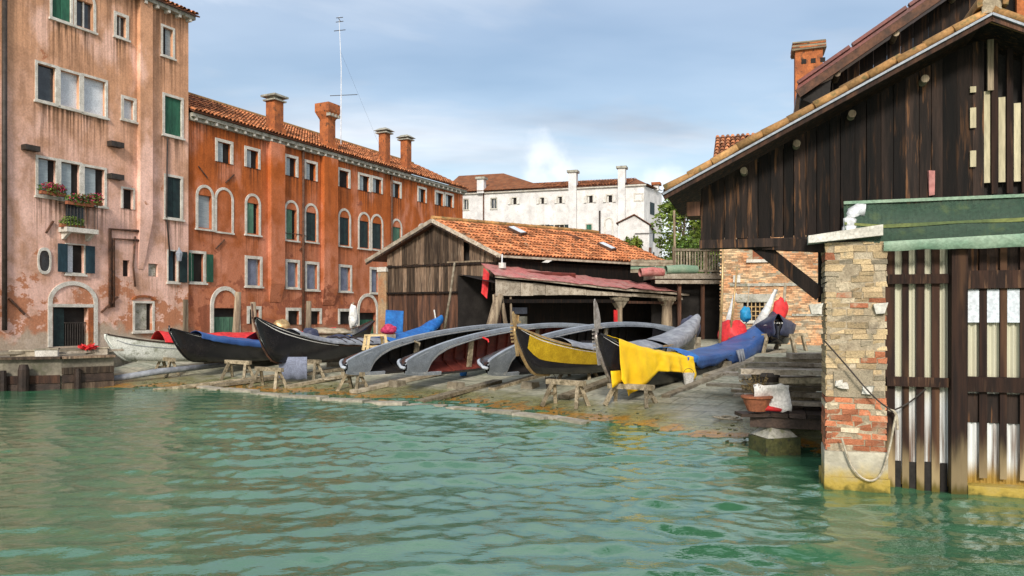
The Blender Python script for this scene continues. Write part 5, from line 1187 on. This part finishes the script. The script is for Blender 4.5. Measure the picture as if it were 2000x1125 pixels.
# grey ragged rope ends hanging from the blue tarpaulin
for i, t in enumerate((.60, .62, .635)):
    w, h, k, b = shape(t); m = MB().tube([(t*LB, -w-.08, h+.1), (t*LB+.05, -w-.13, h-.2), (t*LB+.12+.05*i, -w-.1, h-.75+.15*i)], [.05, .03, .02], 6); m.build('tie_cloth', M.grey_tarp, B8.e, smooth=True)
# black gondola with grey cover, left of centre
c = on(497, 612, 23.6); B3 = Boat('gondola', 'black gondola with curved bow in front of the arched green doors', c, HL, .66, pitch=.0, bow=.95)
B3.rail(M.black, wd=.06); B3.stem(M.rust, .028, .14, ext=.42); B3.deck(M.black, .005, .24); B3.deck(M.black, .72, .99); B3.strip('white_line', M.pin, .0, .5, .95, .98, .012); B3.strip('white_line', M.pin, .0, .45, .86, .885, .012); B3.strip('rubbing_strake', M.rust, .3, .9, .86, .92, .02)
B3.cover('grey_boat_cover', 'dark grey ribbed cover on the black gondola beside the cream stool', M.grey_tarp, .14, .55, crown=.14, drop=.04, seed=12)
for t in (.33, .37, .41, .46):
    w, h, k, b = shape(t); MB().tube([(t*LB, -w-.03, h+.04), (t*LB+.3, 0, h+.22), (t*LB+.4, w*.6, h+.18)], .035, 6).build('cover_strap', M.black, B3.e)
B3.cover('bright_blue_tarpaulin', 'bright blue tarpaulin over the stern in front of the plank shed', M.blue_bright, .56, .998, crown=.16, drop=.12, seed=21, wr=.05)
# blue covered gondola
c = on(332, 645, 25.0); B2 = Boat('gondola', 'black gondola under a blue cover beside the off white boat', c, HL, .62, pitch=-.3, bow=.62, hull=M.black)
B2.rail(M.black, wd=.06); B2.stem(M.black, .026, .14, ext=.1); B2.deck(M.black, .005, .22); B2.deck(M.black, .72, .99); B2.strip('white_line', M.pin, .0, .2, .95, .98, .012)
B2.cover('blue_boat_cover', 'dull violet blue cover stretched over the gondola beside the off white boat', M.blue_tarp, .09, .8, crown=.12, drop=.20, seed=31, dropf=lambda q: .10+.12*q)
B2.cover('red_boat_cover', 'red sheet laid on top of the blue covered gondola', M.red_tarp, .35, .75, crown=.42, drop=-.06, seed=41, wr=.08)
# off-white boat
c = on(207, 655, 25.8); B1 = Boat('rowing_boat', 'off white wooden rowing boat with dark rim at the left', c, (.66, .75), .62, hull=M.white_hull, inner=M.board, L_=8.6, cat='boat', group=None, bow=.42, stern=.35, beam=.8)
B1.rail(M.timber, wd=.06); B1.stem(M.white_hull, .04, .12); B1.deck(M.board, .01, .22); B1.strip('rubbing_strake', M.grey_tarp, .03, .95, .70, .73, .02)
B1.cover('red_boat_cover', 'red sheet over the middle of the off white boat', M.red_tarp, .2, .7, crown=.36, drop=.0, seed=51)
# small dark covered boat at the back right on trestles
c = on(1520, 640, 24.4); B9 = Boat('covered_boat', 'small boat under a dark blue grey cover near the brick wall', c, (.28, .96), 1.32, hull=M.black, L_=3.4, cat='boat', group=None, bow=.12, stern=.2, beam=.62, sr=.03)
B9.cover('dark_boat_cover', 'dark blue and grey cover on the small boat near the brick wall', M.dark_tarp, .01, .98, crown=.25, drop=.4, seed=61, wr=.07); B9.rail(M.white_frame)

# ------------------------------------------------------------------ trestles
def trestle(x, y, Yd, hd, hgt, wid, label, rot=0):
    p = W(x, y, Yd); g = gz(p.x, p.y); e = empty('trestle', (p.x, p.y, g), math.atan2(hd[1], hd[0])+math.pi/2+rot, label, 'trestle', 'wooden trestles on the slipway')
    q = lambda s: random.uniform(-s, s)
    MB().beam((-wid/2-.1, 0, hgt-.06), (wid/2+.1, q(.03), hgt-.06+q(.02)), .13, .12).build('top_beam', M.trestle, e)
    for sx in (-1, 1):
        for sy in (-1, 1): MB().beam((sx*(wid/2-.08), sy*.04, hgt-.08), (sx*(wid/2+.06)+q(.03), sy*(.27+q(.04)), -.04), .085, .085).build('leg', M.trestle, e)
        MB().beam((sx*(wid/2-.01), -.17, hgt*.42), (sx*(wid/2-.01), .17, hgt*.42), .05, .07).build('cross_brace', M.trestle, e)
for a in ((1105,790,18.6,HD,.62,.9,'trestle under the bow of the yellow banded gondola'), (1232,800,18.1,HD,.48,1.0,'trestle under the bow draped in yellow'), (465,742,25.6,HL,.62,.9,'trestle under the blue covered gondola'), (525,762,23.8,HL,.60,.9,'trestle in front of the slate cloth under the black gondola'),
          (600,748,25.3,HL,.62,.9,'trestle behind the slate cloth'), (690,768,22.6,HD,.55,.7,'trestle under the leftmost overturned bow'), (325,752,26.8,(.66,.75),.6,.9,'trestle under the off white boat'), (1522,703,24.9,(.28,.96),.62,.9,'trestle near the brick wall under the front of the small covered boat'), (1545,690,26.9,(.28,.96),.6,.9,'trestle under the back of the small covered boat'), (1130,745,22.4,HD,.5,.9,'trestle under the middle of the yellow banded gondola')):
    trestle(*a)
for (x, y, Y, lab) in ((752, 752, 22.6, 'squared wood block under the leftmost overturned hull'), (868, 760, 21.8, 'squared wood block under the maroon lined hull'), (1015, 762, 21.0, 'squared wood block under the rightmost overturned hull'), (1400, 745, 21.8, 'dark wood block under the blue covered stern')):
    p = W(x, y, Y); g = gz(p.x, p.y); o = MB().hexa([(-.2,-.2,0),(.2,-.2,0),(.2,.2,0),(-.2,.2,0),(-.17,-.18,.32),(.18,-.17,.30),(.17,.18,.32),(-.18,.17,.33)]).build('support_block', M.board); o.location = (p.x+.3, p.y+.4, g-.03); o.scale.z = .8; o.rotation_euler.z = .9; tag(o, lab, 'block', 'support blocks under the hulls')
# slate cloth hanging under the black gondola
p = W(572, 697, 24.6); P = [[(-.45+.9*i/12, .05*math.sin(i*1.3)*(j+1)/4, -j*.24) for j in range(4)] for i in range(13)]
o = MB().grid(P).build('slate_cloth', M.slate_cloth, smooth=True); o.location = p; tag(o, 'slate blue cloth hanging below the black gondola', 'cloth'); o.modifiers.new('thick', 'SOLIDIFY').thickness = .01

# ------------------------------------------------------------------ yard clutter
def stool():
    p = W(733, 664, 26.2); e = empty('plastic_stool', (p.x, p.y, p.z-.35), .5, 'cream plastic stool standing on the blue sheeted gondola', 'stool')
    box('seat', M.cream, e, -.32, .32, -.22, .22, .48, .54)
    for sx in (-1, 1):
        for sy in (-1, 1): MB().beam((sx*.28, sy*.18, .49), (sx*.36, sy*.22, 0), .08).build('leg', M.cream, e)
    box('rail', M.cream, e, -.3, .3, -.21, -.17, .1, .16); box('rail', M.cream, e, -.3, .3, .17, .21, .1, .16)
stool()
def bundle(name, x, y, Y, rad, mat, lab, cat, seed, stand=True, pointy=0.):
    p = W(x, y, Y); P = []; n = 14
    for i in range(n+1):
        th = math.pi*i/n; r = []
        for j in range(19):
            ph = 2*math.pi*j/18; d = Vector((math.sin(th)*math.cos(ph), math.sin(th)*math.sin(ph), math.cos(th)))
            k = 1+.28*noise.noise(d*1.7+Vector((seed, 0, 0)))+.10*noise.noise(d*5+Vector((0, seed, 0)))
            if j == 18: r.append(r[0]); continue
            q = Vector((d.x*rad[0], d.y*rad[1], d.z*rad[2]))*k
            if pointy and q.z > 0: f = 1-pointy*(q.z/rad[2]); q.x *= max(.08, f); q.y *= max(.08, f)
            r.append(q)
        P.append(r)
    o = MB().grid(P).build(name, mat, smooth=True); o.location = p; tag(o, lab, cat); zb = p.z-rad[2]*.8; g = gz(p.x, p.y)
    if stand and zb > g+.12:
        w, dp = rad[0]*.9, rad[1]*.9; e = empty('crate', (p.x, p.y, g-.02), .2, 'wooden crate under the '+lab, 'crate', 'crates in the yard'); n = max(2, int((zb-g)/.16)); hh = (zb-g+.02)/n
        for k in range(n): box('slat', M.board, e, -w, w, -dp, dp, k*hh, (k+1)*hh-.015, j=.005)
    return o
bundle('canvas_bundle', 575, 656, 28.5, (.42, .35, .24), M.white_cloth, 'cream canvas bundle in front of the orange house wall', 'bundle', 1)
bundle('canvas_bundle', 606, 655, 28.8, (.32, .3, .3), M.dark_tarp, 'dark purple bundle right of the cream canvas', 'bundle', 2)
bundle('canvas_bundle', 548, 642, 30, (.4, .3, .35), M.brass, 'ochre rounded bundle above the black gondola', 'bundle', 3)
bundle('pink_bundle', 759, 644, 29.5, (.28, .25, .2), M.flower, 'bright pink cloth bundle left of the shed wall', 'bundle', 4)
bundle('red_sail_cover', 1432, 655, 25.8, (.48, .4, .52), M.red_tarp, 'shiny red plastic cover beside the blue tarpaulin', 'cover', 5)
bundle('cyan_cover', 1456, 614, 25.9, (.19, .19, .26), M.cyan, 'cyan plastic hood over the thin stake beside the red cover', 'cover', 6, stand=False)
bundle('blue_bundle', 1348, 640, 28.6, (.34, .3, .42), M.dark_tarp, 'dark blue cloth heap at the foot of the canopy post', 'bundle', 7)
bundle('cyan_bundle', 1345, 650, 28.0, (.2, .2, .22), M.cyan, 'light blue cloth lump below the dark blue heap', 'bundle', 8)
bundle('white_sheet', 690, 618, 34, (.20, .18, .55), M.white_cloth, 'white sheet hanging left of the dark green door', 'sheet', 9, stand=False)
bundle('red_life_vest', 1524, 606, 27.6, (.26, .12, .46), M.red_tarp, 'red jacket hung on a post behind the dark covered boat', 'jacket', 10, stand=False)
bundle('netting_heap', 640, 648, 31, (1.0, .5, .16), M.board, 'low pile of boards against the orange wall', 'pile', 12)
bundle('blue_pile', 663, 664, 28, (.5, .3, .2), M.dark_tarp, 'navy bundle behind the black gondola cover', 'bundle', 13)
bundle('red_pile', 438, 660, 29.5, (.75, .4, .12), M.red_tarp, 'flat red cloth behind the blue covered gondola', 'cloth', 14)
for (xt, yt, xb, yb, Y, rt, rb, m_, nm, lab, cat) in ((888,512,868,645,34.2,.045,.065,M.board,'leaning_pole','long pale pole leaning on the plank shed','pole'),
      (1413,455,1405,680,24.6,.035,.05,M.brass,'leaning_pole','tall ochre pole beside the brick wall corner','pole'), (1440,520,1422,670,25.5,.03,.045,M.brass,'leaning_pole','shorter ochre pole against the brick wall','pole'),
      (1436,572,1408,680,26.5,.05,.17,M.white_cloth,'wrapped_mast','pale cloth wrapped mast left of the red cover','mast'), (1516,566,1476,645,26.5,.06,.20,M.white_cloth,'wrapped_mast','pale cloth wrapped mast leaning over the dark boat','mast'),
      (465,570,457,665,31.5,.12,.17,M.post,'mooring_pole','grey split pole in front of the pale green door','pole'), (603,588,600,665,33,.11,.14,M.post,'mooring_pole','grey pole before the small ground floor window','pole'), (494,590,500,665,30,.10,.12,M.post,'mooring_pole','grey pole behind the curved black bow','pole'),
      (848,605,853,650,33,.03,.03,M.white_frame,'thin_stake','thin white stake at the foot of the plank shed','stake'), (1463,560,1452,672,26.0,.02,.03,M.board,'thin_stake','thin stake through the cyan hood','stake'), (690,590,690,668,34.0,.03,.04,M.post,'thin_stake','grey stake carrying the white sheet','stake'), (1534,552,1522,668,27.6,.05,.06,M.board,'thin_stake','upright post carrying the red jacket','stake')):
    a, b_ = W(xt, yt, Y), W(xb, yb, Y); b_.z = min(b_.z, gz(b_.x, b_.y)+.1) if yb > 655 else b_.z
    o = MB().tube([Vector((0, 0, 0)), (a-b_)*.5+Vector((.02, 0, 0)), a-b_], [rb, (rb+rt)/2, rt], 9).build(nm, m_, smooth=True); o.location = b_; tag(o, lab, cat, 'poles and masts in the yard')
# orange and red rag at the canopy post, blue board, oars
p = W(949, 545, 33.0); P = [[(.25*u-.1*v, .04*math.sin(u*6+v*4), -v*1.1-.25*u) for v in (0, .25, .5, .75, 1)] for u in (0, .25, .5, .75, 1)]
o = MB().grid(P).build('red_pennant', M.red_tarp, smooth=True); o.location = p+Vector((-.1, 0, .5)); tag(o, 'faded red pennant at the left canopy post', 'flag')
p = W(770, 628, 34.5); o = MB().box(-.4, .4, -.04, .04, -.5, .5).box(-.36, .36, -.055, -.03, -.45, .4).build('blue_board', M.blue_bright); o.location = p; o.rotation_euler = (.1, .06, 0); tag(o, 'bright blue board leaning on the shed corner', 'board')
# ------------------------------------------------------------------ plank pile by the brick pier
def pile():
    base = empty('timber_platform', (5.0, 13.4, 0), math.atan2(-.308, .951), 'dark timber platform on the water edge beside the brick pier', 'platform')
    for i in range(6): box('deck_board', M.timber, base, -.75+.28*i, -.75+.28*i+.26, -.9, 3.2, .60, .66, j=.01)
    for x in (-.4, .6):
        for y in (-.6, 1.2): box('pile', M.timber, base, x-.12, x+.12, y-.12, y+.12, -.8, .6)
    box('cross_beam', M.timber, base, -.8, .95, -.85, -.65, .42, .59); box('back_board', M.timber, base, -.7, .9, 1.3, 1.4, -.6, .6)
    z = .67; i = 0; wds = ['lowest', 'second', 'third', 'fourth', 'fifth', 'sixth', 'seventh', 'eighth', 'ninth', 'tenth', 'eleventh', 'topmost']
    d = Vector((.951, -.308, 0)); n_ = Vector((.308, .951, 0))
    wds = ['lowest', 'second lowest', 'third', 'fourth', 'fifth', 'sixth', 'seventh', 'eighth', 'ninth', 'tenth', 'eleventh', 'twelfth', 'thirteenth', 'fourteenth', 'fifteenth', 'topmost']
    for i in range(16):
        h = random.uniform(.045, .10); c = Vector((5.0, 13.4, 0)); ang = random.gauss(0, .22); L_ = random.uniform(1.0, 1.9); xr = 1.0+random.uniform(-.25, .15); y = random.uniform(-.5, .9)
        dd = Vector((d.x*math.cos(ang)-d.y*math.sin(ang), d.x*math.sin(ang)+d.y*math.cos(ang), 0))
        q = c+d*xr+n_*y; p = q-dd*L_; p.z = z+h/2+random.uniform(0, .03); q.z = z+h/2+random.uniform(0, .05)
        o = MB().beam((0, 0, 0), q-p, random.uniform(.16, .40), h).build('stacked_board', random.choice((M.board, M.board, M.trestle, M.fascia, M.fascia, M.fascia))); o.location = p; tag(o, wds[i]+' board from the bottom in the timber stack beside the brick pier' if 0 < i < 15 else wds[i]+' board in the timber stack beside the brick pier', 'board', 'boards stacked beside the pier'); z += h*random.uniform(.55, 1.0)
    # stone bollard at the water
    p = W(1512, 880, 12.9); e = empty('stone_block', (p.x, p.y, 0), .2, 'algae covered stone block with pyramid top at the water edge', 'stone block')
    box('base', M.algae_dark, e, -.30, .30, -.3, .3, -.7, .26, j=.02); MB().hexa([(-.28,-.28,.265),(.28,-.28,.265),(.28,.28,.265),(-.28,.28,.265),(-.1,-.1,.47),(.1,-.1,.47),(.1,.1,.47),(-.1,.1,.47)]).build('pyramid_top', M.stone_dark, e)
    # flat board on which the pot stands
    q = W(1500, 808, 12.9); o = MB().box(-.5, .55, -.2, .2, -.03, .02, j=.01).build('pot_shelf', M.timber); o.location = q; tag(o, 'dark weathered board carrying the terracotta pot', 'board')
    o = MB().box(-.09, .09, -.09, .09, 0, q.z-.53).build('pot_stand', M.rust); o.location = (q.x+.05, q.y, .5); tag(o, 'short rusty stand under the pot board', 'stand')
    q = W(1478, 800, 12.8); e = empty('terracotta_pot', (q.x, q.y, q.z-.02), 0, 'terracotta pot with dry plant on the dark board', 'flower pot')
    MB().tube([(0, 0, 0), (0, 0, .2), (0, 0, .22), (0, 0, .25)], [.15, .23, .26, .26], 16).build('pot', M.terracotta, e, smooth=False)
    m = MB()
    for k in range(30): a = random.random()*6.28; r = random.uniform(.05, .3); m.tube([(0, 0, .2), (math.cos(a)*r*.5, math.sin(a)*r*.5, .38), (math.cos(a)*r, math.sin(a)*r, random.uniform(.35, .62))], [.007, .006, .004], 4)
    leaf_cloud(m, (-.02, 0, .45), (.3, .2, .15), 90, .035); m.build('dry_plant', M.leaf_dry, e)
    q = W(1506, 775, 12.75); P = []
    for i in range(9): P.append([(.62*i/8-.3+.05*noise.noise((i, j, 1)), -.08*math.sin(j*.9+i*.5), .2-.085*j+.07*noise.noise((i*.6, j*.6, 3))) for j in range(6)])
    o = MB().grid(P).build('white_cloth', M.pin, smooth=True); o.location = q; tag(o, 'crumpled white cloth behind the terracotta pot', 'cloth'); o.modifiers.new('thick', 'SOLIDIFY').thickness = .01
    q = W(1500, 800, 12.7); o = MB().tube([(-.2, 0, 0), (0, .02, .02), (.22, 0, -.01)], [.04, .05, .03], 6).build('red_rag', M.red_tarp, smooth=True); o.location = q; tag(o, 'small red rag below the white cloth', 'cloth')
    q = W(1495, 745, 13.2); o = MB().tube([(0, 0, 0), (0, 0, .1), (0, 0, .16), (0, 0, .18)], [.2, .24, .22, .08], 14).build('dark_bowl', M.metal_dk); o.location = q; tag(o, 'dark metal basin on the stack behind the white cloth', 'basin')
    z0 = .45
    for i in range(15):
        h = random.uniform(.05, .1); ang = random.gauss(0, .3); c = Vector((6.1+random.uniform(-.3, .4), 16.6+random.uniform(-.9, 1.2), 0)); dd = Vector((d.x*math.cos(ang)-d.y*math.sin(ang), d.x*math.sin(ang)+d.y*math.cos(ang), 0)); L_ = random.uniform(1.1, 2.4)
        p = c-dd*L_*.6; p.z = z0+random.uniform(0, .04); q = c+dd*L_*.4; q.z = z0+random.uniform(0, .05)
        o = MB().beam((0, 0, 0), q-p, random.uniform(.18, .42), h).build('rear_board', random.choice((M.board, M.fascia, M.fascia, M.trestle))); o.location = p; tag(o, ('topmost' if i == 14 else 'lowest' if i == 0 else ['', 'second', 'third', 'fourth', 'fifth', 'sixth', 'seventh', 'eighth', 'ninth', 'tenth', 'eleventh', 'twelfth', 'thirteenth', 'fourteenth'][i]+' lowest')+' board in the rear timber stack behind the brick pier', 'board', 'boards of the rear timber stack'); z0 += h*random.uniform(.5, .95)
pile()

# weed and rubble along the tide line
m = MB()
for i in range(420):
    x = random.uniform(-12, 5.2); y = float(np.interp(x, SX, SY))+random.gauss(.25, .5); s_ = random.uniform(.012, .04); z = max(0, gz(x, y)); m.cur = random.random(); m.box(x-s_, x+s_, y-s_*.7, y+s_*.7, z-.03, z+s_*.7, j=s_*.35)
tag(m.build('weed_debris', M.algae_dark), 'dark weed and rubble scattered along the tide line', 'debris', kind='stuff')
for (x, y, Y, pts, lab) in ((1250, 760, 19.5, 22, 'coiled rope lying on the ramp below the yellow tarpaulin'), (640, 745, 24.5, 16, 'coiled rope on the ramp near the slate cloth'), (1420, 800, 15.6, 18, 'coiled rope on the bare ramp near the timber stack')):
    p = W(x, y, Y); c = [Vector((math.cos(k*.7)*(.12+.012*k), math.sin(k*.7)*(.12+.012*k)*.9, .03+.02*math.sin(k))) for k in range(pts)]; o = MB().tube(c, .018, 5).build('coiled_rope', M.rope, smooth=True); o.location = (p.x, p.y, gz(p.x, p.y)+.03); tag(o, lab, 'rope', 'coiled ropes on the ramp')
for (x, Y, m_, lab) in ((905, 24.5, M.blue_bright, 'small blue bucket between the overturned hulls'), (1345, 19.8, M.white_frame, 'white paint bucket beside the hull of the right gondola'), (1075, 21.0, M.metal_dk, 'black bucket behind the trestle of the yellow banded gondola')):
    X = (x-1000)/F*Y; e = empty('bucket', (X, Y, gz(X, Y)), .3, lab, 'bucket', 'buckets on the ramp'); MB().tube([(0, 0, 0), (0, 0, .28), (0, 0, .3)], [.11, .15, .16], 12).build('pail', m_, e); MB().tube([(.15*math.cos(a/8*math.pi), 0, .28+.14*math.sin(a/8*math.pi)) for a in range(9)], .008, 5).build('handle', M.metal_dk, e)
